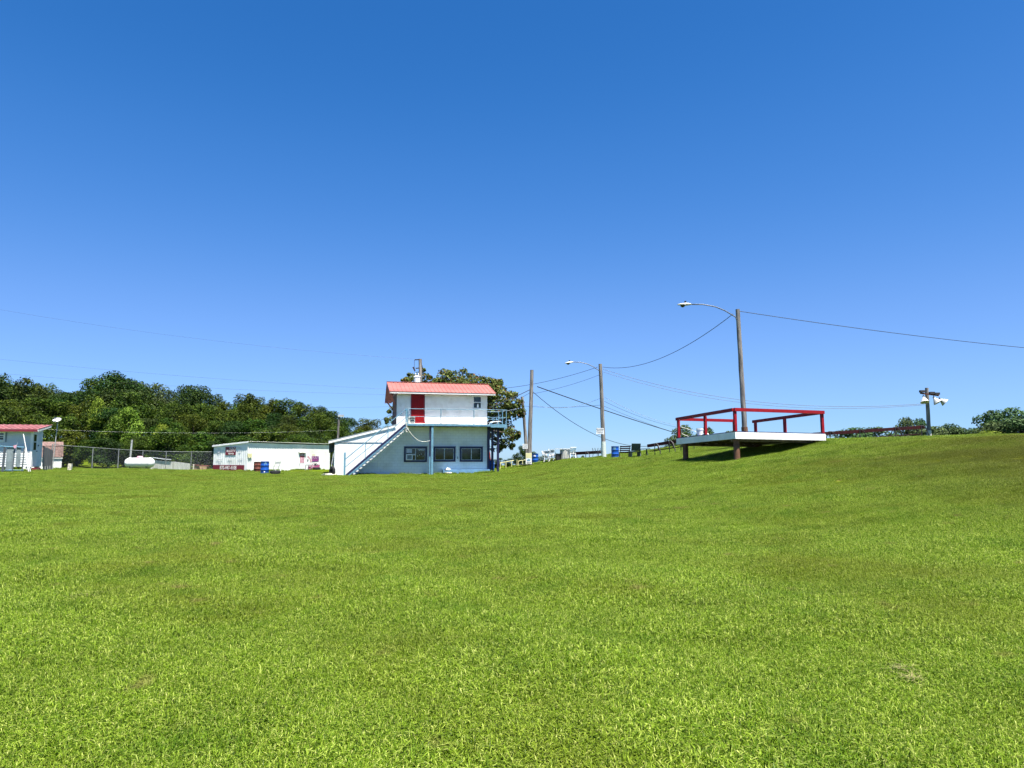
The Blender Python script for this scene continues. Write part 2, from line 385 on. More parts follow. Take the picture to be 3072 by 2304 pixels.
while y < 64:
    sp = float(np.interp(y, [2, 7, 16, 30, 64], [.17, .21, .28, .36, .44]))
    half = .74*y + 3.2
    xs = np.arange(-half, half, sp); j = sp*.5
    P.append(np.stack([xs + rs.uniform(-j, j, len(xs)), y + rs.uniform(-j, j, len(xs))], 1)); y += sp
P = np.concatenate(P)
idx = rs.randint(0, 10, len(P))
_g = np.random.RandomState(21).rand(200, 200)
def vnoise(x, y, s):
    x = x*s + 100; y = y*s + 40; i = np.floor(x).astype(int) % 199; j = np.floor(y).astype(int) % 199; u = x-np.floor(x); v = y-np.floor(y); u = u*u*(3-2*u); v = v*v*(3-2*v)
    return _g[i,j]*(1-u)*(1-v) + _g[i+1,j]*u*(1-v) + _g[i,j+1]*(1-u)*v + _g[i+1,j+1]*u*v
scl = rs.uniform(.8, 1.2, len(P)) * (.62 + .5*vnoise(P[:,0], P[:,1], .45) + .32*vnoise(P[:,0]+31, P[:,1], 1.3))
scl *= 1 + .13*np.sin(2*math.pi*(P[:,1] + .16*P[:,0] + 1.4*vnoise(P[:,0], P[:,1], .12))/1.55)
_w = np.stack([rs.uniform(-26, 26, 420), rs.uniform(5, 48, 420)], 1); _w = _w[np.abs(_w[:,0]) < .74*_w[:,1] + 3]
_wd = len(_w)
fr = []
def fringe(a, b, step=.16, jit=.12):
    a = np.array(a[:2]); b = np.array(b[:2]); L = np.linalg.norm(b-a)
    for t in np.arange(0, L, step): fr.append(a + (b-a)*t/L + rs.normal(0, jit, 2))
# buildings' frames are needed here to know where the mower cannot reach
TH = R(14.5); BO = at(1001.7, 1425.8, 50.); BU = Vector((math.cos(TH), math.sin(TH), 0)); BV = Vector((-math.sin(TH), math.cos(TH), 0))
MO = at(740, 1415, 66.); MTH = R(67); MU = Vector((math.cos(MTH), math.sin(MTH), 0)); MV = Vector((-math.sin(MTH), math.cos(MTH), 0))
AO = at(92.2, 1400.5, 45.); ATH = R(16); AU = Vector((math.cos(ATH), math.sin(ATH), 0)); AV = Vector((-math.sin(ATH), math.cos(ATH), 0))
fringe(BO-BV*.12+BU*1.2, BO-BV*.12+BU*7.4, .3); fringe(BO-BV*.75+BU*7.4, BO-BV*.75+BU*11.4, .14); fringe(BO-BV*.1-BU*.1, BO+BV*4-BU*.1, .3)
fringe(MO-MV*.1-MU*.2, MO-MV*.1+MU*11, .2); fringe(MO-MU*.15, MO-MU*.15+MV*4.5, .12, .16); fringe(AO-AV*.3-AU*3, AO-AV*.3+AU*.8, .14)
fringe((-33.4,57), (-32.6,62)); fringe((-32.6,62), (-28.5,67.2)); fringe((-33.4,52), (-33.4,57)); fringe((-31,56.3), (-28.4,56.3), .2)
fringe((.4,57.5), (3.6,58.6), .12); fringe((6.4,55), (8.6,53.8), .25); fringe((3,60), (5,59), .15)
def ring(px, Y, r, n): 
    q = at(px, 1400, Y)
    for _ in range(n): a_ = rs.uniform(0, 6.28); fr.append(np.array([q.x + r*math.cos(a_), Y + r*math.sin(a_)]) + rs.normal(0, .04, 2))
RINGS = ((2218,29.3,.16,9), (2053,33.4,.16,9), (1812,55,.24,16), (1587,58,.3,18), (794.5,50.2,.33,14), (772,60,.33,14), (826,49.5,.4,14), (1846,53.6,.33,16), (2788,46,.2,14), (210,49.5,.2,12), (1695,57.5,.45,22), (1266,49.6,.2,8))
for px_, Y_r, r_, n_ in RINGS: ring(px_, Y_r, r_, n_)
fr = np.array(fr); P = np.concatenate([P, _w]); idx = np.concatenate([idx, rs.randint(10, 13, _wd)]); scl = np.concatenate([scl, rs.uniform(.18, .36, _wd)]); _nr = sum(t_[3] for t_ in RINGS)
P = np.concatenate([P, fr]); idx = np.concatenate([idx, rs.randint(10, 13, len(fr))]); scl = np.concatenate([scl, rs.uniform(.45, 1.05, len(fr)-_nr), rs.uniform(.25, .6, _nr)])
# keep blades out of the buildings' footprints
def inside(p, o, u, v, u0, u1, v0, v1):
    d = p - np.array(o[:2]); a_ = d @ np.array(u[:2]); b_ = d @ np.array(v[:2]); return (a_ > u0) & (a_ < u1) & (b_ > v0) & (b_ < v1)
bad = inside(P, BO, BU, BV, 0, 10.95, .05, 6) | inside(P, MO, MU, MV, 0, 11.5, 0, 4.1) | inside(P, AO, AU, AV, -6, 0, 0, 3)
P = P[~bad]; idx = idx[~bad]; scl = scl[~bad]
pz = height(P[:,0], P[:,1]); e = .15
gxn = (height(P[:,0]+e, P[:,1]) - height(P[:,0]-e, P[:,1]))/(2*e); gyn = (height(P[:,0], P[:,1]+e) - height(P[:,0], P[:,1]-e))/(2*e)
gm = bpy.data.meshes.new('grass'); gm.from_pydata(np.stack([P[:,0], P[:,1], pz], 1).tolist(), [], []); gm.update()
rot = np.zeros((len(P), 3)); 
for i in range(len(P)):
    n_ = Vector((-gxn[i], -gyn[i], 1)).normalized(); q = n_.to_track_quat('Z', 'Y') @ Matrix.Rotation(rs.uniform(0, 2*math.pi), 3, 'Z').to_quaternion(); rot[i] = q.to_euler()
at_ = gm.attributes.new('rot', 'FLOAT_VECTOR', 'POINT'); at_.data.foreach_set('vector', rot.ravel())
at_ = gm.attributes.new('scl', 'FLOAT', 'POINT'); at_.data.foreach_set('value', scl)
at_ = gm.attributes.new('idx', 'INT', 'POINT'); at_.data.foreach_set('value', idx.astype(int))
gm.materials.append(M['grass'])
grass = bpy.data.objects.new('grass', gm); col.objects.link(grass); tag(grass, 'short bright green lawn grass covering the field and the bank', 'grass', kind='stuff')
ng = bpy.data.node_groups.new('scatter', 'GeometryNodeTree')
ng.interface.new_socket('Geometry', in_out='INPUT', socket_type='NodeSocketGeometry'); ng.interface.new_socket('Geometry', in_out='OUTPUT', socket_type='NodeSocketGeometry')
gi = ng.nodes.new('NodeGroupInput'); go = ng.nodes.new('NodeGroupOutput'); iop = ng.nodes.new('GeometryNodeInstanceOnPoints')
ci = ng.nodes.new('GeometryNodeCollectionInfo'); ci.inputs['Collection'].default_value = tufts; ci.inputs['Separate Children'].default_value = True; ci.inputs['Reset Children'].default_value = True
def na(nm, ty):
    x = ng.nodes.new('GeometryNodeInputNamedAttribute'); x.data_type = ty; x.inputs['Name'].default_value = nm; return x.outputs['Attribute']
er = ng.nodes.new('FunctionNodeEulerToRotation')
ng.links.new(gi.outputs[0], iop.inputs['Points']); ng.links.new(ci.outputs[0], iop.inputs['Instance']); iop.inputs['Pick Instance'].default_value = True
ng.links.new(na('idx', 'INT'), iop.inputs['Instance Index']); ng.links.new(na('rot', 'FLOAT_VECTOR'), er.inputs[0]); ng.links.new(er.outputs[0], iop.inputs['Rotation'])
ng.links.new(na('scl', 'FLOAT'), iop.inputs['Scale']); ng.links.new(iop.outputs[0], go.inputs[0])
md = grass.modifiers.new('scatter', 'NODES'); md.node_group = ng

# ------------------------------------------------------------ trees
def leaf_mesh(name, lobes, per, size, seed, mat, shell=.75, droop=0.):
    """leaf sprays spread through the lobes of a crown: two bent faces per spray"""
    rs = np.random.RandomState(seed); V = []; Fc = []
    for (cx, cy, cz, rx, ry, rz_) in lobes:
        n = int(per*max(.25, (rx*ry*rz_)**(2/3)))
        for i in range(n):
            d = rs.normal(size=3); d /= np.linalg.norm(d)+1e-9
            if d[2] < -.35 and rs.rand() < .55: d[2] *= -1
            rr = (rs.uniform(shell, 1.06) if rs.rand() < .8 else rs.uniform(.3, shell))
            rr *= 1 + .16*math.sin(d[0]*6+cx*3)*math.sin(d[1]*6+cz*2)
            p = np.array([cx, cy, cz]) + d*rr*np.array([rx, ry, rz_])
            nrm = d*.8 + rs.normal(0, .55, 3) + np.array([0, 0, .35]); nrm /= np.linalg.norm(nrm)
            t = np.cross(nrm, rs.normal(size=3)); t /= np.linalg.norm(t)+1e-9; b = np.cross(nrm, t)
            if droop: b = b*(1-droop) + np.array([0,0,-droop]); 
            s = size*rs.uniform(.55, 1.3); k = len(V)
            V += [tuple(p - t*s*.5), tuple(p + b*s*.32 + nrm*s*.1), tuple(p + t*s*.5), tuple(p - b*s*.32 + nrm*s*.1)]
            Fc.append((k, k+1, k+2, k+3))
    me = bpy.data.meshes.new(name); me.from_pydata(V, [], Fc); me.update(); me.materials.append(mat); return me
def trunk_mesh(name, h, r, lobes, seed):
    rs = random.Random(seed); m = MB()
    pts = [Vector((rs.uniform(-.03,.03)*h*i/4, rs.uniform(-.03,.03)*h*i/4, h*i/4)) for i in range(5)]; pts[0].z = -.4
    m.tube(pts, [r*1.25, r, r*.8, r*.55, r*.25], 8)
    for l in lobes[:9]:
        a = pts[rs.choice((1, 2, 3))]; e_ = Vector(l[:3]); mid = (a+e_)/2 + Vector((0,0,.08*h))
        m.tube([a, mid, e_], [r*.42, r*.24, r*.06], 6)
    me = bpy.data.meshes.new(name); me.from_pydata(m.v, [], m.f); me.update(); me.materials.append(M['bark']); return me
def tree_kind(seed, kind, mat, per=150, size=.42):
    """unit tree of height 10 m; returns (trunk mesh, crown mesh)"""
    rs = random.Random(seed); lobes = []
    if kind == 'round':
        for i in range(17):
            q = rs.uniform(0, 6.28); zz = rs.uniform(3.2, 9.2); rad = 2.9*math.sqrt(max(.08, 1-((zz-5.8)/4.4)**2))*rs.uniform(.45, 1)
            r = rs.uniform(.85, 1.7)*(1.1 if zz < 7.5 else .8); lobes.append((rad*math.cos(q), rad*math.sin(q), min(zz, 10-r*.95), r*1.05, r*1.05, r*rs.uniform(.85, 1.2)))
        lobes.append((rs.uniform(-.5,.5), 0, 9.0, 1.2, 1.2, 1.0))
    elif kind == 'tall':
        for i in range(15):
            q = rs.uniform(0, 6.28); zz = 2.5 + 6.9*i/14; rad = 1.7*math.sqrt(max(.05, 1-((zz-5.2)/5)**2))*rs.uniform(.3, 1)
            r = rs.uniform(.7, 1.25); lobes.append((rad*math.cos(q), rad*math.sin(q), zz, r, r, r*.95))
    elif kind == 'cedar':
        for i in range(16):
            zz = .9 + 8.6*i/15; rad = 2.0*(1-zz/10.6); q = i*2.4
            r = .45 + rad*.55; lobes.append((rad*.55*math.cos(q), rad*.55*math.sin(q), zz, r, r, r*.8))
    elif kind == 'dome':                                   # low wide crown, ragged round top
        for i in range(20):
            q = rs.uniform(0, 6.28); e2 = math.asin(rs.uniform(.0, 1)); k_ = rs.uniform(.72, 1.0)
            r = rs.uniform(1.0, 1.9); lobes.append((4.2*k_*math.cos(e2)*math.cos(q), 4.2*k_*math.cos(e2)*math.sin(q), 2.2 + (7.6-r*.75)*k_*math.sin(e2)+.2, r*1.05, r*1.05, r*.9))
        for i in range(6): q = i*1.05; lobes.append((3.2*math.cos(q), 3.2*math.sin(q), 1.5, 1.6, 1.6, 1.5))
        lobes.append((0, 0, 8.6, 1.5, 1.5, 1.3))
    else:                                                  # bush, foliage to the ground
        for i in range(13):
            q = rs.uniform(0, 6.28); zz = rs.uniform(1.0, 8.4); rad = rs.uniform(.4, 3.9)*(1 - .55*zz/10)
            r = rs.uniform(1.2, 2.0); lobes.append((rad*math.cos(q), rad*math.sin(q), zz, r, r, r*.85))
    return trunk_mesh('trunk', 7.5 if kind != 'bush' else 5, .2, lobes, seed), leaf_mesh('crown', lobes, per, size, seed, mat)
KINDS = {}
def kind(key, *a):
    if key not in KINDS: KINDS[key] = tree_kind(*a)
    return KINDS[key]
for k in range(4): kind('r%d' % k, 20+k, 'round', M['leaf'], 230, .30)
for k in range(2): kind('d%d' % k, 30+k, 'round', M['leafdark'], 230, .29)
for k in range(2): kind('t%d' % k, 40+k, 'tall', M['leafdark'], 240, .28)
kind('c0', 50, 'cedar', M['leaf'], 190, .30); kind('y0', 60, 'round', M['leafbright'], 150, .34); kind('y1', 61, 'bush', M['leafbright'], 120, .42)
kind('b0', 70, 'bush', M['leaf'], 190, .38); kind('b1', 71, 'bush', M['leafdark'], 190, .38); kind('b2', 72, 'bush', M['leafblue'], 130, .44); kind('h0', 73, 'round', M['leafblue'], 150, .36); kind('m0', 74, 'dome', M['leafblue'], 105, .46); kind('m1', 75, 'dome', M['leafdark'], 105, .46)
def tree(key, px, ptop, Y, label, name='tree', group=None, wide=1., base=None):
    p = at(px, ptop, Y); g = hz(p.x, Y) if base is None else base
    s = (p.z - g)/10.
    t = thing(name, (p.x, Y, g), label, name.split('_')[-1] if name != 'tree' else 'tree', random.uniform(0, 6.28), group)
    t.scale = (s*wide, s*wide, s)
    for nm, me in zip(('trunk', 'crown'), KINDS[key]):
        o = bpy.data.objects.new(nm, me); col.objects.link(o); o.parent = t
    return t
SIL = [(-80,1140),(0,1132),(40,1140),(75,1152),(100,1141),(125,1150),(160,1163),(215,1160),(260,1165),(290,1138),(325,1119),(360,1117),(395,1138),(440,1150),(485,1158),(520,1190),(548,1172),(585,1160),(612,1162),(645,1182),(670,1203),(710,1198),(750,1188),(790,1190),(833,1193),(890,1199),(930,1205),(972,1216),(1010,1228),(1056,1245),(1100,1254),(1146,1271),(1190,1283)]
def sil(px): return float(np.interp(px, [a_[0] for a_ in SIL], [a_[1] for a_ in SIL]))
WG = 'trees of the dense wood on the slope'
# skyline trees one can tell apart
tree('d0', 345, 1114, 108, 'tallest broad round tree breaking the skyline above the white tank', group=WG, wide=1.15)
tree('t0', 88, 1136, 104, 'pair of dark narrow tops on the skyline above the white house roof', group=WG, wide=1.2)
tree('t1', 12, 1128, 104, 'dark tall tree top at the left edge of the wood', group=WG, wide=1.3)
tree('h0', 468, 1148, 110, 'thin see through tree crown right of the tallest tree on the skyline', group=WG, wide=.9)
tree('d1', 585, 1156, 108, 'dark rounded tree standing up behind the fence corner', group=WG, wide=.95)
tree('r0', 750, 1184, 112, 'round tree on the skyline above the corrugated building roof', group=WG, wide=.95)
tree('y0', 385, 1222, 86, 'light yellow green tree in front of the dark wood behind the white tank', group=WG, wide=.85)
tree('y0', 300, 1196, 94, 'yellowish small tree halfway up the wood left of the tank', group=WG, wide=.55)
tree('y1', 485, 1268, 84, 'bright leafy sapling behind the fence right of the white tank', group=WG, wide=.7)
kl = ['r0','r1','r2','r3','d0','d1','c0','r1','r3']
rw = random.Random(5)
WL = {0: 'dark green tree of the back row of the dense wood', 1: 'mid green tree in the middle of the dense wood', 2: 'lower tree at the front edge of the dense wood', 3: 'bushy undergrowth tree at the foot of the wood behind the fence'}
for row, (Yr, step, dy) in enumerate(((118, 46, 4), (104, 50, 42), (92, 54, 92))):
    px = -260
    while px < (1215, 1205, 1130)[row]:
        f_ = (sil(px)-1120)/165.
        top = sil(px) + dy*(1 - .55*max(0, f_)) + rw.uniform(-4, 14)*(1 if row == 0 else 1.6)
        tree(rw.choice(kl), px + rw.uniform(-12, 12), top, Yr + rw.uniform(-5, 5), WL[row], group=WL[row] + 's', wide=rw.uniform(.95, 1.25))
        px += step*rw.uniform(.85, 1.15)
px = -200
while px < 1000:
    tree(rw.choice(['b0','b1','b0','r2']), px, 1300 + rw.uniform(-22, 34), 80 + rw.uniform(-3, 3), WL[3], group=WL[3] + 's', wide=rw.uniform(1.3, 1.9))
    px += 44*rw.uniform(.8, 1.2)
# big tree behind the two storey building
def big_tree():
    L = [(1290,1140,46),(1335,1122,40),(1378,1113,40),(1420,1122,42),(1250,1138,30),(1455,1138,36),(1490,1145,34),(1330,1165,60),(1410,1170,60),(1480,1178,46),(1520,1210,40),(1535,1245,34),
         (1500,1245,48),(1470,1230,50),(1510,1285,40),(1530,1300,26),(1515,1328,26),(1490,1335,24),(1470,1300,34),(1225,1205,26),(1185,1230,22),(1175,1260,18),(1240,1120,22),(1266,1112,26),(1222,1130,14),(1400,1230,70),(1300,1230,66),(1495,1180,36),(1542,1225,22)]
    rs_ = random.Random(4); lobes = []
    base = at(1440, 1400, 64); base.z = hz(base.x, 64)
    for (px, py, r) in L:
        if py < 1150: py += r*.72
        p = at(px, py, 64 + rs_.uniform(-2.2, 2.2)) - base; rr = r/F*64
        lobes.append((p.x, p.y, p.z, rr*.86, rr*1.0, rr*.72))
        for _ in range(4): a_ = rs_.uniform(0, 6.28); lobes.append((p.x+rr*.95*math.cos(a_), p.y+rs_.uniform(-.5,.5), p.z+rr*.75*math.sin(a_), rr*.34, rr*.34, rr*.28))
    t = thing('oak_tree', base, 'large spreading tree with rust tinged leaves behind the two storey building', 'tree')
    o = bpy.data.objects.new('crown', leaf_mesh('crown', lobes, 330, .25, 9, M['leafrust'], shell=.5)); col.objects.link(o); o.parent = t
    m = MB(); m.tube([(0,0,-.3),(.1,0,1.8),(-.1,.1,3.6)], [.38,.3,.24], 10)
    for l in lobes:
        if l[3] > .6: m.tube([(-.1,.1,3.2 if l[2] > 4.5 else 1.9), ((l[0]-.1)/2, l[1]/2, (l[2]+3)/2+.4), l[:3]], [.14,.09,.03], 6)
    for (a_, b_) in (((1500,1300),(1515,1345)), ((1495,1310),(1490,1352)), ((1512,1300),(1530,1345)), ((1470,1290),(1505,1335))):
        m.tube([at(a_[0],a_[1],64)-base, at(b_[0],b_[1],64)-base], [.03,.012], 5)
    m.build('trunk', M['bark'], t, True)
big_tree()
# shrubs and far trees beyond the bank
for k, px, top, Y, wd, lab in (
    ('b1',1525,1374,74,1.9,'low dark hedge bush beyond the yellow railing'), ('b1',1496,1372,74,1.7,'low dark hedge bush just right of the balcony posts'),
    ('m1',1562,1336,72,.85,'round dark bush behind the leaning poles'), ('b0',1604,1352,78,.9,'dark pointed bush just right of the poster wrapped pole'), ('b1',1628,1364,72,1.4,'low dark bush between the second blue barrel and the white chairs'), ('b0',1655,1372,74,1.3,'low bush behind the heap of white chairs')):
    tree(k, px, top, Y, lab, 'bush', 'bushes beyond the bank', wd)
for k, px, top, Y, wd, lab in (
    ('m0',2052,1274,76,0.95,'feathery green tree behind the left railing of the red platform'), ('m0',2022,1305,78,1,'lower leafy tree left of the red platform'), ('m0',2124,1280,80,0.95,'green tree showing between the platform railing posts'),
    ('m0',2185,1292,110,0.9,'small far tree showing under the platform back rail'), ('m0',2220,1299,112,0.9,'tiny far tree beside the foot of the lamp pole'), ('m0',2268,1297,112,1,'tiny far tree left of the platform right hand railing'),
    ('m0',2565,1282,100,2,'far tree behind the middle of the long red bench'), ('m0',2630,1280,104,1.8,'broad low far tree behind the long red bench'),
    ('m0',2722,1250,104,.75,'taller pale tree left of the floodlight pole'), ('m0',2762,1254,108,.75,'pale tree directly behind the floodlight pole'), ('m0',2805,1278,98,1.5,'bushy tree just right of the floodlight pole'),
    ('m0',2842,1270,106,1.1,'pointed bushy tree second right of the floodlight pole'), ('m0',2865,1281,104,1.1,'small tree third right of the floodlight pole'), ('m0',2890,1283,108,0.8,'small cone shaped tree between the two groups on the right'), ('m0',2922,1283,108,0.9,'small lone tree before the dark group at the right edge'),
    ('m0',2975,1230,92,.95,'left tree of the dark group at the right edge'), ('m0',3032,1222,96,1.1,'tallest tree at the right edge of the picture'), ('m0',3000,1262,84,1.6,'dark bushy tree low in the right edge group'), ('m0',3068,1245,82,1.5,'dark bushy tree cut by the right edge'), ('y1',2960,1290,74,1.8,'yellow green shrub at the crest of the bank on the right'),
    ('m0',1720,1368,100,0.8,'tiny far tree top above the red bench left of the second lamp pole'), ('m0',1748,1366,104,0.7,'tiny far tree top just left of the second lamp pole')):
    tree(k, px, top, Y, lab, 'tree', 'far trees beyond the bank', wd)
tree('h0', 3330, 1060, 40, 'tree just outside the right edge that shades the crest of the bank', 'tree', None, .8)

# ------------------------------------------------------------ two storey building
bd = thing('two_storey_building', BO, 'white two storey block building with red metal roof, red upper door and outside stairs', 'building', TH)
m = MB(); m.prism([(0,-.5),(10.95,-.5),(10.95,3.52),(4.27,3.52),(0,2.33)], 'y', 0, 6.2); m.build('wall', M['block'], bd)['label'] = 'white painted block ground floor wall'
m = MB(); m.prism([(0,3.50),(3.1,3.50),(3.1,5.72),(2.19,6.70),(0,5.80)], 'x', 4.275, 10.945); m.build('upper_wall', M['white'], bd)
m = MB(); m.prism([(.004,3.50),(3.1,3.50),(3.1,5.72),(2.19,6.66),(.004,5.78)], 'x', 4.25, 4.272)
for v in (.5, 1.1, 1.7, 2.3, 2.9): m.box(4.225, 4.25, v-.03, v+.03, 3.55, 5.75)
m.build('side_cladding', M['sidewall'], bd)
# main roof: ribbed sheets on both slopes
ridge = (2.19, 6.86); ev = (-.55, 5.95); rv = (3.68, 5.50)
m = MB()
m.prism([ev, ridge, rv, (rv[0], rv[1]-.035), (ridge[0], ridge[1]-.04), (ev[0], ev[1]-.035)], 'x', 3.70, 11.49)
n_r = 26
for i in range(n_r+1):
    u = 3.74 + i*(11.45-3.74)/n_r
    for (a_, b_) in ((ev, ridge), (ridge, rv)):
        m.bar((u, a_[0], a_[1]+.012), (u, b_[0], b_[1]+.012), .045, .03)
m.bar((3.69, ridge[0], ridge[1]+.03), (11.50, ridge[0], ridge[1]+.03), .26, .025)
rf = m.build('roof', M['roofpink'], bd)
m = MB(); m.box(3.72, 11.47, ev[0]+.02, ev[0]+.05, 5.795, 5.912); m.build('fascia', M['white'], rf)
m = MB(); 
for (a_, b_) in ((ev, ridge), (ridge, rv)):
    for u in (3.715, 11.475): m = MB(); m.bar((u, a_[0]+.01, a_[1]-.11), (u, b_[0], b_[1]-.11), .03, .15); m.build('barge_board', M['roofpink'], rf)
m = MB(); m.prism([(ev[0]+.06,5.80),(ridge[0],6.71),(rv[0]-.04,5.38),(rv[0]-.04,5.36),(ridge[0],6.69),(ev[0]+.06,5.78)], 'x', 3.74, 4.22); m.build('soffit', M['soffit'], rf)
m = MB(); m.bar((4.2, .25, 5.05), (3.78, -.2, 5.72), .06, .08); m.build('roof_brace', M['soffit'], bd); m = MB(); m.bar((4.2, 2.9, 4.9), (3.78, 3.3, 5.5), .06, .08); m.build('roof_brace', M['soffit'], bd)
# lean-to roof on the left
m = MB(); s_ = (3.53-2.34)/(4.28+.41)
m.prism([(-.42,2.36),(4.25,2.36+4.67*s_),(4.25,2.42+4.67*s_),(-.42,2.42)], 'y', -.08, 6.3); lr = m.build('lean_to_roof', M['greysheet'], bd)
m = MB(); m.prism([(-.415,2.21),(4.24,2.21+4.655*s_),(4.24,2.345+4.655*s_),(-.415,2.345)], 'y', -.075, -.045); m.box(-.412,-.385,-.04,6.2,2.2,2.35); m.build('fascia', M['white'], lr)
m = MB(); m.box(-.38,-.01,.6,5.5,2.22,2.24); m.build('soffit', M['joist'], lr)
m = MB(); m.prism([(-.36,1.55),(-.02,1.66),(-.02,2.18),(-.38,2.18)], 'y', .5, .56); m.box(-.37,-.33,.56,2.5,1.56,2.18); m.build('eave_screen', M['darktarp'], bd)
# red door
m = MB(); m.box(5.36,6.22,-.035,-.002,3.80,5.74); dr = m.build('door', M['doorred'], bd)
m = MB()
for z0 in (3.98, 4.9):
    for u0 in (5.46, 5.84): m.box(u0,u0+.28,-.043,-.0355,z0,z0+.7)
m.build('panel', M['doorred'], dr)
m = MB(); m.box(5.28,5.358,-.05,-.002,3.78,5.80); m.box(6.222,6.30,-.05,-.002,3.78,5.80); m.box(5.358,6.222,-.05,-.002,5.742,5.81); m.build('frame', M['maroon'], dr)
m = MB(); m.lathe([(.0,-.11),(.03,-.1),(.035,-.08),(.02,-.06),(.02,-.036)], 10, (6.14, 0, 4.75), 'y'); m.build('handle', M['galv'], dr, True)
m = MB(); m.box(5.26,6.34,-.16,-.052,3.70,3.78); m.build('threshold', M['red'], bd)
m = MB(); m.box(5.2,6.36,-.22,-.01,3.625,3.695); m.build('door_step', M['white'], bd)
# upper window
m = MB(); m.box(9.84,9.92,-.05,-.002,4.82,5.76); m.box(10.46,10.54,-.05,-.002,4.82,5.76); m.box(9.92,10.46,-.05,-.002,5.69,5.76); m.box(9.92,10.46,-.05,-.002,4.82,4.88); m.box(9.92,10.46,-.045,-.002,5.27,5.32); m.box(9.80,10.58,-.09,-.051,4.79,4.82)
uw = m.build('window', M['white'], bd); m = MB(); m.box(9.92,10.46,-.02,-.003,5.32,5.69); m.box(9.92,10.46,-.02,-.003,4.88,5.27); m.build('pane', M['glass'], uw)
m = MB(); m.prism([(10.16,4.9),(10.30,4.9),(10.28,5.1),(10.24,5.2),(10.18,5.1)], 'y', -.024, -.0205); m.build('curtain', M['white'], uw)
m = MB(); m.tube([(9.55,-.12,5.83),(10.75,-.12,5.80)], .035, 8); m.box(9.5,9.6,-.16,-.002,5.79,5.86); m.lathe([(.0,0),(.07,.02),(.07,.1),(.03,.14)], 10, (9.75,-.14,5.76)); m.build('tube_lamp', M['lampgrey'], bd, True)
# three ground floor windows
def low_window(u0, u1, z0, z1, papers=False):
    m = MB(); f = .13
    m.box(u0,u1,-.06,-.002,z1-f,z1); m.box(u0,u1,-.06,-.002,z0,z0+f); m.box(u0,u0+f,-.06,-.002,z0+f,z1-f); m.box(u1-f,u1,-.06,-.002,z0+f,z1-f)
    m.box(u0-.02,u1+.02,-.075,-.061,z1-.03,z1+.01)
    wd = m.build('window', M['navy'], bd); m = MB(); g = .03; a, b, c, d = u0+f, u1-f, z0+f, z1-f
    m.box(a,b,-.04,-.003,d-g,d); m.box(a,b,-.04,-.003,c,c+g); m.box(a,a+g,-.04,-.003,c+g,d-g); m.box(b-g,b,-.04,-.003,c+g,d-g); m.box((a+b)/2-.025,(a+b)/2+.025,-.042,-.003,c+g,d-g)
    m.build('sash', M['galv'], wd)
    m = MB(); m.box(a+g,(a+b)/2-.025,-.02,-.003,c+g,d-g); m.box((a+b)/2+.025,b-g,-.02,-.003,c+g,d-g); m.build('pane', M['glass'], wd)
    if papers:
        for bx in [(a+.06,a+.44,d-.34,d-.05), (a+.05,a+.17,d-.5,d-.42), (a+.52,a+.68,c+.36,c+.46)] + [(a+.86+.075*k,a+.915+.075*k,d-.13-.03*(k % 2),d-.06) for k in range(7)] + [(a+.83+.13*k,a+.88+.13*k,c+.28+.07*(k % 3),c+.34+.07*(k % 3)) for k in range(5)]:
            m = MB(); m.box(bx[0],bx[1],-.026,-.0205,bx[2],bx[3]); m.build('notice', M['inkfade'], wd)
        m = MB(); m.tube([(b-.42,-.03,d-.15),(b-.30,-.03,d-.08),(b-.16,-.03,d-.16)], .018, 6); m.build('coiled_hose', M['bucket'], wd)
        m = MB(); m.box(a+.03,a+.47,-.20,-.021,c+.02,c+.07); m.box(a+.03,a+.47,-.20,-.021,c+.38,c+.44); m.box(a+.03,a+.08,-.20,-.021,c+.07,c+.38); m.box(a+.42,a+.47,-.20,-.021,c+.07,c+.38); m.build('air_conditioner', M['bucket'], wd)
        m = MB(); m.box(a+.08,a+.42,-.18,-.022,c+.07,c+.38); 
        for k in range(7): m.box(a+.08,a+.42,-.187,-.18,c+.09+k*.042,c+.105+k*.042)
        m.build('grille', M['greysheet'], wd)
low_window(4.84, 6.50, .90, 2.02, True); low_window(6.95, 8.58, .92, 2.02); low_window(8.90, 10.62, .91, 2.02)
m = MB(); m.box(8.70,8.78,-.06,-.002,1.13,1.20); m.box(8.70,8.78,-.06,-.002,1.22,1.29); m.build('socket_box', M['greysheet'], bd)
m = MB(); m.box(7.60,11.06,-.55,-.003,-.1,.36); m.build('slab', M['midblue'], bd)
m = MB(); m.tube([(.12,-.02,2.30),(1.6,-.02,2.285),(3.3,-.02,2.30)], .018, 6); m.build('wall_cable', M['steel'], bd)
m = MB(); m.tube([(3.02,-.02,-.1),(3.02,-.02,1.55)], .02, 6); m.build('conduit', M['white'], bd)
# deck with balcony, posts, railings, stairs
m = MB()
for k in range(8): m.box(4.86,10.96,-1.085+k*.135,-1.085+k*.135+.128,3.585,3.62)
for k in range(18): m.box(10.965,12.15,-1.085+k*.135,-1.085+k*.135+.128,3.585,3.62)
dk = m.build('deck', M['white'], bd)
m = MB(); m.box(4.86,10.97,-1.125,-1.09,3.475,3.615); m.box(10.97,12.17,-1.135,-1.09,3.40,3.64); m.box(12.155,12.185,-1.09,1.36,3.40,3.64); m.box(10.97,12.155,1.35,1.38,3.40,3.64); m.build('edge_board', M['ltblue'], dk)
m = MB()
for k in range(11): m.box(4.95+k*.6,5.0+k*.6,-1.085,-.005,3.44,3.58)
for k in range(5): m.box(10.98,12.15,-.9+k*.5,-.85+k*.5,3.42,3.58)
m.box(4.86,10.96,-1.08,-1.04,3.42,3.47); m.build('deck_joist', M['navy'], dk)
m = MB(); m.box(6.53,6.63,-.98,-.88,1.30,3.47); m.build('post', M['navy'], bd)['label'] = 'navy upper half of the rear post'
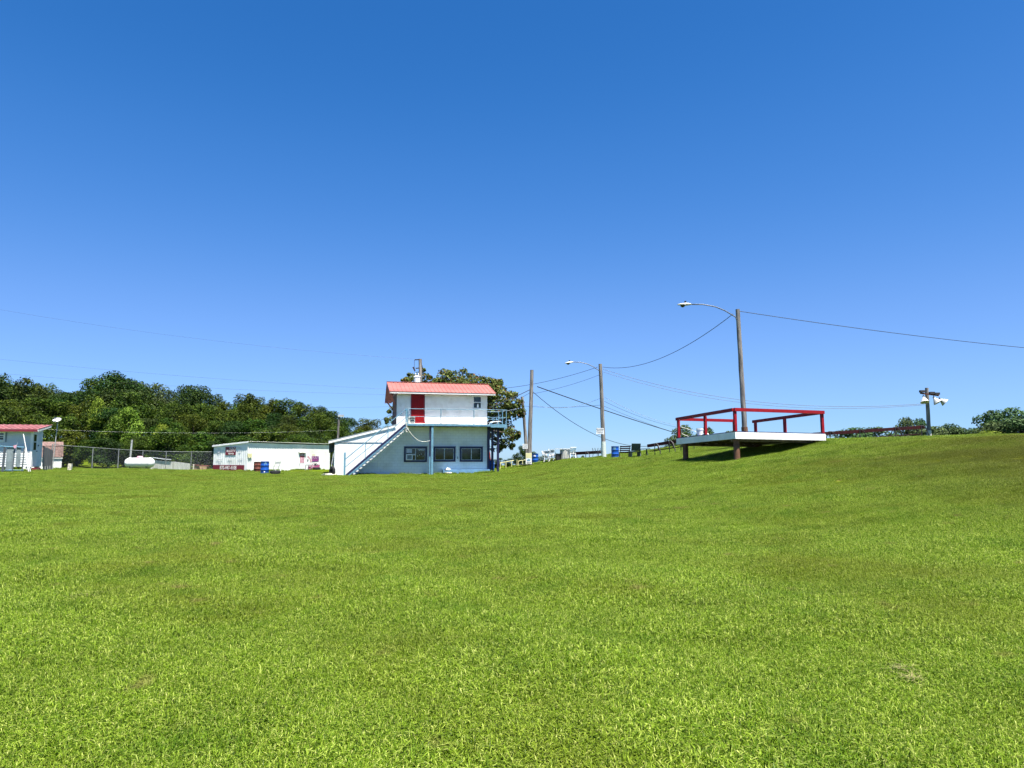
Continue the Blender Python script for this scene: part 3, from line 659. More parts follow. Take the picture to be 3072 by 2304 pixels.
m = MB(); m.box(6.53,6.63,-.98,-.88,-.1,1.297); m.build('post', M['ltblue'], bd)
m = MB(); m.box(6.655,6.80,-1.08,-.94,-.1,3.47); m.build('post', M['ltblue'], bd)
for (u, v, r) in ((11.04,-.02,.09), (11.36,.05,.075), (12.06,1.2,.075), (11.3,1.25,.06)):
    m = MB(); m.box(u-r,u+r,v-r,v+r,-.2,3.40); m.build('post', M['navy'], bd)
m = MB(); m.bar((11.43,.08,2.28), (12.0,1.15,2.30), .06, .07); m.bar((11.36,.05,2.9),(11.9,.9,3.38),.05,.06); m.build('post_brace', M['navy'], bd)
m = MB(); rp = .021
zt, zm = 4.67, 4.12
m.tube([(4.93,-1.1,zt),(12.14,-1.1,zt+.02)], rp, 8); m.tube([(4.93,-1.1,zm),(12.14,-1.1,zm+.02)], rp*.8, 8)
m.tube([(12.14,-1.1,zt+.02),(12.14,1.34,zt+.02)], rp, 8); m.tube([(12.14,-1.1,zm+.02),(12.14,1.34,zm+.02)], rp*.8, 8); m.tube([(12.14,1.34,zt+.02),(10.99,1.34,zt+.02)], rp, 8); m.tube([(12.14,1.34,zm),(10.99,1.34,zm)], rp*.8, 8)
rl = m.build('railing', M['ltblue'], bd, True)
for (u, v) in ((4.95,-1.1),(7.32,-1.1),(9.72,-1.1),(12.14,-1.1),(12.14,.1),(12.14,1.34),(11.2,1.34)):
    m = MB(); m.tube([(u,v,3.62),(u,v,zt+.02)], .033, 8); m.build('post', M['ltblue'], rl)
SL = (3.63-.03)/(4.86-.77)
def zs(u): return .03 + (u-.77)*SL
m = MB(); m.prism([(.77,.03),(4.90,3.66),(4.90,3.52),(.93,.03)], 'y', -1.13, -1.08); st = m.build('stair_stringer', M['navy'], bd)
m = MB(); m.prism([(.93,.027),(4.90,3.517),(4.90,3.43),(1.05,.027)], 'y', -1.15, -1.07); m.build('lower_flange', M['ltblue'], st)
m = MB(); m.prism([(.77,.03),(4.90,3.66),(4.90,3.40),(1.08,.03)], 'y', -.05, -.01); m.build('stair_stringer', M['navy'], bd)
for k in range(17):
    u = 1.02 + k*.232; z = zs(u) - .26
    m = MB(); m.box(u-.03,u+.24,-1.06,-.052,z-.035,z); m.box(u-.03,u+.24,-1.14,-1.065,z-.035,z-.002) if False else None; m.build('tread', M['midblue'], bd)
    m = MB(); m.box(u+.02,u+.17,-1.12,-1.09,z-.075,z-.036); m.build('tread_bracket', M['white'], bd)
m = MB(); m.box(.63,.75,-1.16,-1.04,-.2,1.58); m.build('newel_post', M['ltblue'], bd)
m = MB(); m.tube([(.70,-1.1,1.10),(4.86,-1.1,4.66)], .03, 8); m.tube([(.70,-1.1,.56),(4.80,-1.1,4.02)], .022, 8); hr = m.build('handrail', M['ltblue'], bd, True)
for u in (2.06, 3.60): 
    m = MB(); m.tube([(u,-1.1,zs(u)),(u,-1.1,zs(u)+1.0)], .024, 8); m.build('baluster', M['ltblue'], hr)
m = MB(); m.box(4.80,4.90,-1.15,-1.05,3.40,4.63); m.build('newel_post', M['ltblue'], bd)
def bp(u, v, z): return BO + BU*u + BV*v + Vector((0,0,z))
t = thing('rope', bp(4.87,-1.2,3.3), 'white rope with a coil hung from the stair top sagging to the blue post', 'rope', TH)
m = MB(); m.tube([(0,0,.42),(.02,-.02,.05)], .02, 6); m.tube([(.02+1.66*s/12, .12*s/12, -.0-1.0*s/12-.42*math.sin(math.pi*s/12)+.12*s/12) for s in range(13)], .02, 6); m.build('line', M['rope'], t, True)
m = MB()
for k in range(4):
    m.tube([(.02+.10*math.sin(q/8*6.283)*(1-.1*k), -.02-.02*k, -.14+.17*math.cos(q/8*6.283)) for q in range(9)], .03, 6)
m.build('coil', M['rope'], t, True)
t = thing('box_fan', bp(5.06,-.75,3.62), 'grey box with green louvres on the deck beside the red door', 'fan', TH)
m = MB(); m.box(-.02,.44,-.12,.12,0,.06); m.box(-.02,.44,-.12,.12,.46,.52); m.box(-.02,.10,-.12,.12,.06,.46); m.box(.40,.44,-.12,.12,.06,.46); m.build('case', M['tub'], t)
m = MB(); 
for k in range(4): m.bar((.10,-.06,.11+.1*k),(.40,-.06,.11+.1*k),.05,.03,(0,.6,1))
m.box(.10,.40,.02,.04,.06,.46); m.build('louvre', M['greysheet'], t)
t = thing('plank', bp(6.45,-.95,3.625), 'thin weathered plank lying along the white deck', 'plank', TH); m = MB(); m.bar((0,0,.02),(2.1,.05,.03),.10,.03); m.build('board', M['greywood'], t)
t = thing('folding_table', bp(11.55,.25,3.62), 'white plastic table tipped over on the balcony corner', 'table', TH)
m = MB(); m.bar((-.4,0,.22),(.4,.1,.30),.5,.04); m.build('top', M['bucket'], t)
for q in (-.3,.3): m = MB(); m.tube([(q,.1,.24),(q-.08,.2,0)], .018, 6); m.build('leg', M['bucket'], t)
t = thing('plastic_bag', bp(7.9,-.8,.30), 'crumpled white bag lying on the pale stone before the blue slab', 'bag', TH); t.scale = (.9, .7, .6)
rs_ = np.random.RandomState(8); m = MB(); m.lathe([(.0,.0),(.17,.03),(.19,.12),(.13,.22),(.06,.27),(.0,.28)], 10); m.v = [tuple(np.array(p)*(1+rs_.normal(0,.16))) for p in m.v]; m.build('bag', M['bucket'], t, True)
m = MB(); m.lathe([(.0,.0),(.07,.02),(.08,.1),(.03,.16),(0,.17)], 8, (-.19,-.03,.0)); m.build('dark_patch', M['black'], t, True)
def stone(p, s, label, name='stone'):
    rs_ = np.random.RandomState(int(abs(p.x)*50)); m = MB(); m.lathe([(.0,-.06),(.30,-.03),(.34,.08),(.26,.16),(0,.18)], 9); m.v = [tuple(np.array(q)*np.array(s)*(1+rs_.normal(0,.09))) for q in m.v]
    o = m.build(name, M['stone'], None, False); o.location = p; return tag(o, label, 'stone')
q = bp(7.95,-.85,0); q.z = hz(q.x,q.y)+.05; stone(q, (.8,.5,.6), 'pale flat stone at the left end of the blue slab')
q = bp(-.35,-.3,0); q.z = hz(q.x,q.y)+.02; stone(q, (1.5,.8,.8), 'pale flat stone at the left foot of the two storey building')
q = bp(-.12,-.35,0); t = thing('car_tyre', (q.x,q.y,hz(q.x,q.y)+.30), 'black tyre leaning on edge at the left corner of the two storey building', 'tyre', TH+.7)
def tyre(t, R_=.32, w_=.2, ax='x'):
    m = MB(); m.lathe([(R_*.58,-w_*.5),(R_*.85,-w_*.52),(R_*.98,-w_*.4),(R_,0),(R_*.98,w_*.4),(R_*.85,w_*.52),(R_*.58,w_*.5),(R_*.62,0),(R_*.58,-w_*.5)], 26, (0,0,0), ax); m.build('tyre', M['black'], t, True)
tyre(t); t.scale = (1,.75,1.15)
q = bp(-.22,-.2,0); t = thing('broom', (q.x,q.y,hz(q.x,q.y)), 'grey stick leaning beside the tyre at the building corner', 'broom', TH)
m = MB(); m.tube([(0,0,.4),(.16,.1,1.55)], .028, 6); m.build('handle', M['galv'], t); m = MB(); m.box(-.12,.12,-.03,.03,.0,.42); m.build('bristles', M['black'], t)

# ------------------------------------------------------------ corrugated building
mb = thing('corrugated_building', MO, 'low white corrugated metal building with painted adverts on its walls', 'building', MTH)
def corr(u0, u1, z0, z1, axis_, off, pitch=.23, dep=.018, z1b=None):
    """corrugated sheet standing up; axis 'u' runs along u at v=off, 'v' along v at u=off"""
    m = MB(); n = int((u1-u0)/pitch*4); V = []
    for i in range(n+1):
        t_ = u0 + (u1-u0)*i/n; d_ = (0, 0, -dep, -dep)[i % 4]; zz = z1 if z1b is None else z1 + (z1b-z1)*i/n
        p = (t_, off+d_) if axis_ == 'u' else (off+d_, t_)
        V += [(p[0], p[1], z0), (p[0], p[1], zz)]
    m.add(V, [(2*i, 2*i+2, 2*i+3, 2*i+1) for i in range(n)]); return m
W_ = 4.1; L_ = 12.2
corr(0, 6.25, -.5, 2.68, 'u', 0, z1b=2.60).build('wall', M['white2'], mb)['label'] = 'corrugated long wall'
corr(0, W_, -.5, 2.68, 'v', 0, z1b=2.33).build('end_wall', M['white2'], mb)
m = MB(); m.box(6.25,8.15,-.02,.1,-.6,2.6); m.build('wall', M['white'], mb)['label'] = 'smooth white boarded wall around the door'
m = MB(); m.box(8.155,L_,-.02,.1,-.8,2.58); m.build('wall', M['block'], mb)['label'] = 'white block wall with a mural'
m = MB(); m.box(.1,L_,.12,W_-.05,-.6,2.3); m.build('inner_shell', M['greysheet'], mb)
m = MB(); V = []; n = int((L_+.3)/.23*4)
for i in range(n+1):
    u = -.12 + (L_+.3)*i/n; d_ = (0,0,.03,.03)[i % 4]; zz = -.006*u
    V += [(u,-.20,2.78+d_+zz),(u,W_+.15,2.42+d_+zz)]
m.add(V, [(2*i,2*i+2,2*i+3,2*i+1) for i in range(n)]); rf = m.build('roof', M['white2'], mb)
m = MB(); m.prism([(-.16,2.66),(-.16,2.79),(W_+.1,2.43),(W_+.1,2.29)], 'x', -.14, -.10); m.build('trim', M['white2'], rf)
m = MB(); m.box(-.02,.03,-.06,-.034,-.5,2.62); m.box(8.13,8.23,-.06,-.021,-.6,2.05); m.build('corner_trim', M['white2'], mb)
m = MB(); m.box(7.18,8.06,-.06,-.021,-.35,1.76); dr = m.build('door', M['white'], mb)
m = MB(); m.box(7.28,7.94,-.075,-.0605,.72,1.68); m.build('door_window', M['pinklt'], dr)
m = MB(); m.box(7.28,7.94,-.085,-.0755,1.30,1.68); m.build('sticker', M['maroon'], dr); text('OPEN', .22, M['bucket'], dr, (7.61,-.088,1.50), (R(90),0,0))
m = MB(); m.box(7.30,7.92,-.07,-.0605,-.2,.62); m.build('lower_panel', M['white2'], dr); m = MB(); m.lathe([(.0,-.13),(.035,-.12),(.035,-.09),(.02,-.07),(.02,-.06)], 8, (7.22,0,.62), 'y'); m.build('handle', M['steel'], dr, True)
m = MB(); m.prism([(-.02,1.92),(-.20,1.80),(-.20,1.74),(-.02,1.80)], 'x', 7.06, 8.12); m.build('door_hood', M['tub'], mb)
m = MB(); m.box(-.02,.50,-.10,-.035,1.30,1.68); m.build('electric_box', M['cream'], mb); m = MB(); m.box(.1,.24,-.12,-.036,1.23,1.295); m.box(.36,.48,-.12,-.036,1.23,1.295); m.build('box_label', M['inkfade'], mb)
# end wall adverts (end wall lies in the plane u = 0 and faces -u)
RV = (R(90), 0, R(-90))
m = MB(); m.box(-.046,-.034,.28,W_-.02,-.5,.60); bnd = m.build('painted_band', M['maroon'], mb); text('870-447-4108', .50, M['bucket'], bnd, (-.05,2.22,.33), RV, sx=.72)
m = MB(); m.box(-.046,-.034,1.38,2.62,1.52,2.28); lg = m.build('sign', M['maroon'], mb)
text('FOR', .27, M['bucket'], lg, (-.05,1.90,2.14), RV, sx=.9); text('BLUCK', .32, M['bucket'], lg, (-.05,2.10,1.91), RV, sx=.78); text('O', .58, M['bucket'], lg, (-.05,1.52,2.02), RV, sx=.5); text('REPAIR', .22, M['bucket'], lg, (-.05,1.92,1.64), RV)
for s_, sz, v, z in (('TIRE',.20,3.42,2.06),('BUY',.22,3.40,1.76),('CALL',.22,.92,2.18),('US',.24,.92,1.86),('EXHAUST',.18,3.3,1.12),('CREDIT',.18,2.02,1.14),('RATES',.18,.78,1.18),('WORK',.10,3.3,.96),('OK',.10,2.0,.96),('&',.10,.8,.99),('AND MORE',.09,3.2,.78),('TODAY',.09,2.0,.78),('DAILY',.09,.8,.82)):
    text(s_, sz, M['inkfade'], mb, (-.05,v,z), RV)
# mural on the block wall, built as thin painted shapes
mu = bpy.data.objects.new('mural', None); col.objects.link(mu); mu.parent = mb; mu.location = (9.55,-.022,.0)
def flat(nm, polys, mat, lay):
    m = MB()
    for p in polys: m.prism([(x_, z_) for x_, z_ in p], 'y', -.004*lay, -.004*lay+.0035)
    return m.build(nm, mat, mu)
def mp(x, y): return ((x-800)/1531*60/22.6*1.10, (1530-y)/1659*65/31.0*1.03 - .08)
CB = [(290,1440),(300,1250),(330,1180),(430,1105),(620,1090),(760,980),(1000,970),(1120,1050),(1170,1085),(1290,1075),(1310,1180),(1290,1340),(1220,1440),(1130,1400),(870,1440),(660,1520),(430,1510)]
flat('car_body', [[mp(*p) for p in CB]], M['pink'], 1)
flat('car_hood', [[mp(*p) for p in [(345,1175),(440,1110),(630,1100),(820,1140),(840,1230),(700,1260),(430,1240)]]], M['pinklt'], 2)
flat('car_glass', [[mp(*p) for p in [(650,1090),(770,990),(990,985),(1110,1060),(1150,1110),(1060,1150),(830,1145)]]], M['ink'], 2)
flat('car_windscreen', [[mp(*p) for p in [(690,1085),(770,1015),(830,1010),(800,1110)]], [mp(*p) for p in [(980,1060),(1060,1070),(1090,1100),(1000,1100)]]], M['bucket'], 3)
flat('car_grille', [[mp(*p) for p in [(325,1200),(500,1250),(500,1310),(330,1290)]], [mp(*p) for p in [(295,1390),(500,1420),(500,1470),(300,1440)]]], M['ink'], 3)
flat('car_lamp', [[mp(*p) for p in [(600,1275),(660,1270),(650,1320),(600,1310)]]], M['bucket'], 3)
for (x, y, rx) in ((770,1450,85), (1200,1400,55)):
    flat('car_wheel', [[mp(x+rx*math.cos(q/14*6.283), y+105*math.sin(q/14*6.283)) for q in range(14)]], M['ink'], 3)
    flat('car_rim', [[mp(x+rx*.5*math.cos(q/10*6.283), y+55*math.sin(q/10*6.283)) for q in range(10)]], M['inkfade'], 4)
flat('scroll', [[mp(*p) for p in [(200,430),(360,370),(420,520),(520,620),(620,860),(480,900),(430,640),(300,540)]]], M['pinklt'], 1)
flat('lettering_back', [[mp(*p) for p in [(590,400),(1200,400),(1220,640),(1180,840),(960,850),(640,860),(600,640)]]], M['purple'], 2)
x_, z_ = mp(900, 490); text('BODY', .42, M['pinklt'], mu, (x_, -.014, z_), (R(90),0,0), sx=1.0)
x_, z_ = mp(900, 730); text('WORK', .38, M['pink'], mu, (x_, -.014, z_), (R(90),0,0), sx=1.0)
x_, z_ = mp(760, 300); text('Paint', .24, M['cream'], mu, (x_, -.006, z_), (R(90),0,0))
flat('tools', [[mp(*p) for p in [(232,640),(330,640),(320,740),(290,830),(240,840)]]], M['ink'], 1)
def mpnt(u, v, z=None):
    q = MO + MU*u + MV*v; return Vector((q.x, q.y, hz(q.x, q.y) if z is None else z))
q = mpnt(9.4,-.5); t = thing('car_tyre', (q.x,q.y,q.z+.12), 'black tyre lying flat on the grass under the car mural', 'tyre'); tyre(t, .36, .24, 'z')
q = mpnt(7.6,-.9); t = thing('side_table', q, 'small square grey table by the white door of the corrugated building', 'table', MTH)
m = MB(); m.box(-.25,.25,-.2,.2,.5,.58); m.build('top', M['galv'], t)
for sx_ in (-.22,.22):
    for sy_ in (-.17,.17): m = MB(); m.box(sx_-.02,sx_+.02,sy_-.02,sy_+.02,0,.5); m.build('leg', M['steel'], t)

# ------------------------------------------------------------ drums, tyres, chairs
def drum(mat, stickers=()):
    m = MB(); P_ = [(.0,0),(.27,0),(.285,.02),(.285,.05)]
    for zb in (.30,.60): P_ += [(.283,zb-.03),(.293,zb-.015),(.293,zb+.015),(.283,zb+.03)]
    P_ += [(.283,.84),(.29,.85),(.29,.875),(.27,.88),(.262,.862),(.0,.86)]
    m.lathe(P_, 28); return m
def barrel(p, mat, label, sticker=None, group=None, tilt=0.):
    t = thing('barrel', p, label, 'barrel', random.uniform(0,6), group); t.rotation_euler[0] = tilt; drum(mat).build('body', mat, t, True)
    m = MB(); m.lathe([(0,.862),(.03,.862),(.03,.885),(0,.885)], 8, (.15,0,0)); m.build('bung', M['black'], t)
    if sticker:
        a0, z0, z1, wd, mt = sticker; m = MB(); a0 = a0 - t.rotation_euler[2]; V = []; 
        for k in range(5):
            q = a0 + (k-2)*wd/4; V += [(.288*math.cos(q), .288*math.sin(q), z0), (.288*math.cos(q), .288*math.sin(q), z1)]
        m.add(V, [(2*k,2*k+2,2*k+3,2*k+1) for k in range(4)]); m.build('sticker', mt, t)
    return t
def gat(px, Y): 
    q = at(px, 1400, Y); return Vector((q.x, Y, hz(q.x, Y)))
BG = 'drums used as bins'
t = barrel(gat(794.5, 50.2), M['barrel'], 'blue plastic drum with a white sticker on the lawn before the corrugated building', (R(-75),.12,.2,.3,M['bucket']))
m = MB(); V = []
for k in range(12): q = R(-62) - t.rotation_euler[2] + .17*math.cos(k/12*6.283)*1.9; V.append((.288*math.cos(q), .288*math.sin(q), .70 + .11*math.sin(k/12*6.283)))
m.add(V, [tuple(range(12))]); m.build('round_mark', M['ltblue'], t)
barrel(gat(772, 60.), M['rust'], 'rusty brown drum half hidden behind the blue drum by the corrugated wall')
q = gat(826, 49.5); t = thing('car_tyre', (q.x,q.y,q.z+.13), 'black tyre lying on the lawn right of the blue drum', 'tyre'); tyre(t, .36, .22, 'z')
def metal_chair(p, rz, label, mat, group=None, tip=0., name='metal_chair'):
    t = thing(name, p, label, 'chair', rz, group); t.rotation_euler[1] = tip
    m = MB(); m.box(-.22,.22,-.21,.2,.43,.46); m.build('seat', mat, t)
    m = MB(); m.box(-.21,.21,.235,.255,.66,.86); m.build('backrest', mat, t)
    for s in (-1, 1):
        m = MB(); m.tube([(s*.235,-.34,0),(s*.235,-.22,.45),(s*.235,.1,.62),(s*.235,.26,.90)], .02, 6); m.build('side_frame', mat, t, True)
        m = MB(); m.tube([(s*.225,.36,0),(s*.225,.1,.44)], .02, 6); m.build('leg', mat, t)
    m = MB(); m.tube([(-.235,.26,.90),(.235,.26,.90)], .02, 6); m.tube([(-.235,-.33,.04),(.235,-.33,.04)], .015, 6); m.build('crossbar', mat, t)
    return t
q = mpnt(2.55,-1.3); metal_chair((q.x,q.y,q.z), MTH+R(150), 'bare grey metal folding chair in front of the corrugated wall', M['galv'])
for px, Y, rz, tip, lab in ((1632,58.6,.6,.25,'white metal chair tipped sideways at the left of the chair heap'), (1645,58.0,2.6,0,'white metal chair standing upright in the chair heap'), (1656,58.8,1.5,-.3,'white metal chair leaning right in the chair heap'), (1664,57.6,2.2,0,'white metal chair beside the black bin')):
    q = gat(px, Y); metal_chair(q + Vector((0,0,.02)), rz, lab, M['chairwhite'], 'white metal chairs on the bank', tip)
barrel(gat(1846, 53.6), M['barrel'], 'blue drum with pale marks on the bank right of the second lamp pole', (R(-110),.62,.78,.8,M['ltblue']))
barrel(gat(1605.5, 63.), M['barrel'], 'blue drum with white label right of the poster wrapped pole', (R(-100),.58,.74,.6,M['bucket']))
q = bp(11.75,2.3,0); q.z = hz(q.x,q.y); barrel(q, M['barrel'], 'blue drum holding cones under the balcony')
def cone(p, label, h=.7):
    t = thing('traffic_cone', p, label, 'cone'); m = MB(); m.lathe([(.0,0),(.14,0),(.14,.03),(.10,.04),(.028,h),(0,h)], 14); m.build('body', M['cone'], t, True)
    return t
cone(q + Vector((-.08,-.05,.80)), 'orange traffic cone standing left in the blue drum under the balcony', .75); cone(q + Vector((.10,.02,.80)), 'orange traffic cone standing right in the blue drum under the balcony', .70)
q2 = bp(11.2,1.7,0); q2.z = hz(q2.x,q2.y); t = thing('fire_extinguisher', q2 + Vector((0,0,.05)), 'tall red cylinder standing between the navy balcony posts', 'extinguisher'); m = MB(); m.lathe([(0,0),(.13,0),(.13,1.0),(.1,1.12),(.03,1.18),(0,1.18)], 16); m.build('body', M['red'], t, True); m = MB(); m.tube([(0,0,1.17),(.0,0,1.28),(.1,0,1.3)], .025, 6); m.build('valve', M['black'], t)

# bench types
def slat_bench(p, rz, label, mat, wd=.74):
    """seen from behind: slatted back that leans, slatted seat, crossed legs"""
    t = thing('slatted_bench', p, label, 'bench', rz)
    for k in range(4):
        m = MB(); z = .42 + .135*k; y = .0 + .05*k; m.bar((-wd/2,y,z),(wd/2,y,z),.02,.085,(0,.35,1)); m.build('back_slat', mat, t)
    for k in range(3): m = MB(); m.bar((-wd/2,-.08-.13*k,.40),(wd/2,-.08-.13*k,.40),.10,.02); m.build('seat_slat', mat, t)
    for s in (-1, 1):
        m = MB(); m.tube([(s*wd*.42,.2,0),(s*wd*.42,-.36,.39)], .02, 6); m.tube([(s*wd*.42,-.36,0),(s*wd*.42,-.02,.38),(s*wd*.42,.17,.88)], .02, 6); m.build('leg_frame', M['pipe'], t)
    return t
slat_bench(gat(1875, 50.5), R(188), 'dark red slatted bench leaning back right of the blue drum', M['darkred'], .78)
q = gat(1907, 49.5); t = thing('seat', q, 'dark green high backed seat beside the red slatted bench', 'seat', R(190))
m = MB(); m.prism([(.02,.44),(.10,.46),(.22,.94),(.16,.96)], 'x', -.32, .02); m.prism([(.02,.44),(.10,.46),(.22,.94),(.16,.96)], 'x', .035, .32); m.build('backrest', M['seatdark'], t)
m = MB(); m.box(-.36,.36,-.45,.05,.34,.42); m.build('seat', M['seatdark'], t)
for s in (-1, 1): m = MB(); m.box(s*.3-.04,s*.3+.04,-.4,.1,0,.34); m.build('leg', M['seatdark'], t)
q = gat(1931, 49.); t = thing('low_bench', q, 'dark green low bench right of the high backed seat', 'bench', R(8))
m = MB()
for k in range(3): m.bar((-.38,-.15+.14*k,.50),(.42,-.15+.14*k,.53),.12,.05)
m.build('seat', M['seatdark'], t)
for s in (-1, 1): m = MB(); m.bar((s*.26,-.2,0),(s*.22,.0,.49),.05,.05); m.bar((s*.26,.2,0),(s*.22,.0,.49),.05,.05); m.build('leg', M['seatdark'], t)
def long_bench(a, b, label, legs, mat=None, thick=.20, hgt=.55, low=True, group='long red plank benches along the bank', dz0=0.):
    """backs of spectator benches: a plank on edge carried by bent pipe frames, seat plank on the far side"""
    a = Vector((a[0], a[1], hz(a[0], a[1]))); b = Vector((b[0], b[1], hz(b[0], b[1]))); a.z -= dz0
    d = b - a; L = d.xy.length; rz = math.atan2(d.y, d.x); t = thing('plank_bench', a, label, 'bench', rz, group); sl_ = d.z/L
    m = MB(); m.bar((0,0,hgt),(L,0,hgt+sl_*L),.04,thick); m.build('backrest', mat or M['darkred'], t)
    m = MB(); m.bar((0,.36,.34),(L,.36,.34+sl_*L),.26,.04); m.build('seat', mat or M['darkred'], t)
    if low: m = MB(); m.bar((L*.25,-.06,.10),(L,-.06,.10+sl_*L),.05,.09); m.build('rail', mat or M['darkred'], t)
    for f_ in legs:
        z = sl_*f_*L; x = f_*L
        m = MB(); m.tube([(x,-.05,z-.1),(x,-.05,z+hgt+thick*.4)], .028, 8); m.build('leg', M['pipe'], t)
        m = MB(); m.tube([(x,.42,z+.32),(x+.06,.1,z+hgt+thick*.55),(x+.12,-.06,z+hgt+thick*.5),(x+.30,-.10,z+hgt-.02),(x+.48,-.14,z+.25),(x+.52,-.15,z-.1)], .03, 8); m.build('curved_leg', M['pipe'], t, True)
    return t
def pt(px, Y): q = at(px, 1330, Y); return (q.x, Y)
long_bench(pt(2440,43.0), pt(2776,45.6), 'longest dark red plank bench on bent pipe legs right of the platform', (.14,.40,.72,.965), hgt=.78, dz0=.30)
long_bench(pt(1942,46.5), pt(2052,44.5), 'dark red plank bench between the green low bench and the red platform', (.22,.62,.93), low=False, hgt=.68)
long_bench(pt(2056,43.), pt(2190,42.), 'dark red plank bench seen under the raised platform', (.2,.55,.9), low=False)
long_bench(pt(1712,60.), pt(1806,57.5), 'dark red plank bench left of the second lamp pole', (.1,.5,.9), low=False, hgt=.45)
q = gat(1789, 57.); t = thing('overturned_chair', q + Vector((0,-.25,.0)), 'dark overturned chair frame on the red bench left of the second lamp pole', 'chair', .4)
m = MB(); m.box(-.2,.2,-.2,.2,.46,.50); m.build('seat', M['pipe'], t)
for s in (-1, 1):
    for s2 in (-1, 1): m = MB(); m.tube([(s*.18,s2*.18,.5),(s*.26,s2*.2,.82)], .022, 6); m.build('leg', M['pipe'], t)
    m = MB(); m.tube([(s*.18,.18,.46),(s*.2,.3,.05)], .02, 6); m.build('back_frame', M['pipe'], t)
# tub table, bin
q = gat(1695, 57.5); t = thing('cable_drum', q, 'grey white ribbed tub with a flat white top used as a table', 'table')
m = MB(); n = 40; V = []
for z in (0,.80):
    for k in range(n): r = .39 + (.012 if k % 2 else 0); V.append((r*math.cos(k/n*6.283), r*math.sin(k/n*6.283), z))
m.add(V, [(k,(k+1) % n,(k+1) % n+n,k+n) for k in range(n)] + [tuple(range(n,2*n))]); m.build('tub', M['tub'], t)
m = MB(); m.box(-.78,.62,-.42,.42,.815,.86); m.build('top', M['bucket'], t)
q = gat(1715, 56.8); t = thing('lawn_chair', q, 'white plastic lawn chair against the ribbed tub table', 'chair', R(200))
m = MB(); m.box(-.22,.22,-.22,.22,.40,.43); m.build('seat', M['bucket'], t); m = MB()
for k in range(5): m.bar((-.2+.1*k,.20,.43),(-.22+.11*k,.32,.88),.05,.015,(0,1,0))
m.bar((-.26,.33,.89),(.26,.33,.89),.03,.06); m.build('backrest', M['bucket'], t)
for s in (-1, 1):
    m = MB(); m.bar((s*.25,-.2,.62),(s*.25,.26,.64),.05,.03); m.tube([(s*.25,-.2,.62),(s*.26,-.26,0)], .025, 6); m.build('arm', M['bucket'], t)
    m = MB(); m.tube([(s*.22,.2,.4),(s*.25,.3,0)], .025, 6); m.build('leg', M['bucket'], t)
q = gat(1675, 57.2); t = thing('rubbish_bin', q, 'black square bin between the white chairs and the ribbed tub', 'bin', .2)
m = MB(); m.prism([(-.16,0),(.16,0),(.20,.52),(-.20,.52)], 'y', -.17, .17); m.build('body', M['black'], t); m = MB(); m.box(-.22,.22,-.2,.2,.523,.56); m.build('rim', M['black'], t)
# yellow railings and poster-wrapped pole base
def pipe_rail(pts, label, mat, h=.62, n=3):
    a = Vector(pts[0]); b = Vector(pts[1]); t = thing('pipe_railing', a, label, 'railing'); d = b-a
    m = MB(); m.tube([(0,0,h), tuple(d + Vector((0,0,h)))], .03, 6); m.build('rail', mat, t)
    for k in range(n): 
        p = d*(k/(n-1)); m = MB(); m.tube([tuple(p + Vector((0,0,-.2))), tuple(p + Vector((0,0,h)))], .035, 6); m.build('post', mat, t)
pipe_rail((gat(1501,59), gat(1551,60)), 'pale yellow pipe railing just right of the balcony posts', M['yellow'], .55, 4)
pipe_rail((gat(1555,60.5), gat(1580,62)), 'shorter pale railing running behind the poster wrapped pole', M['yellow'], .42, 3)

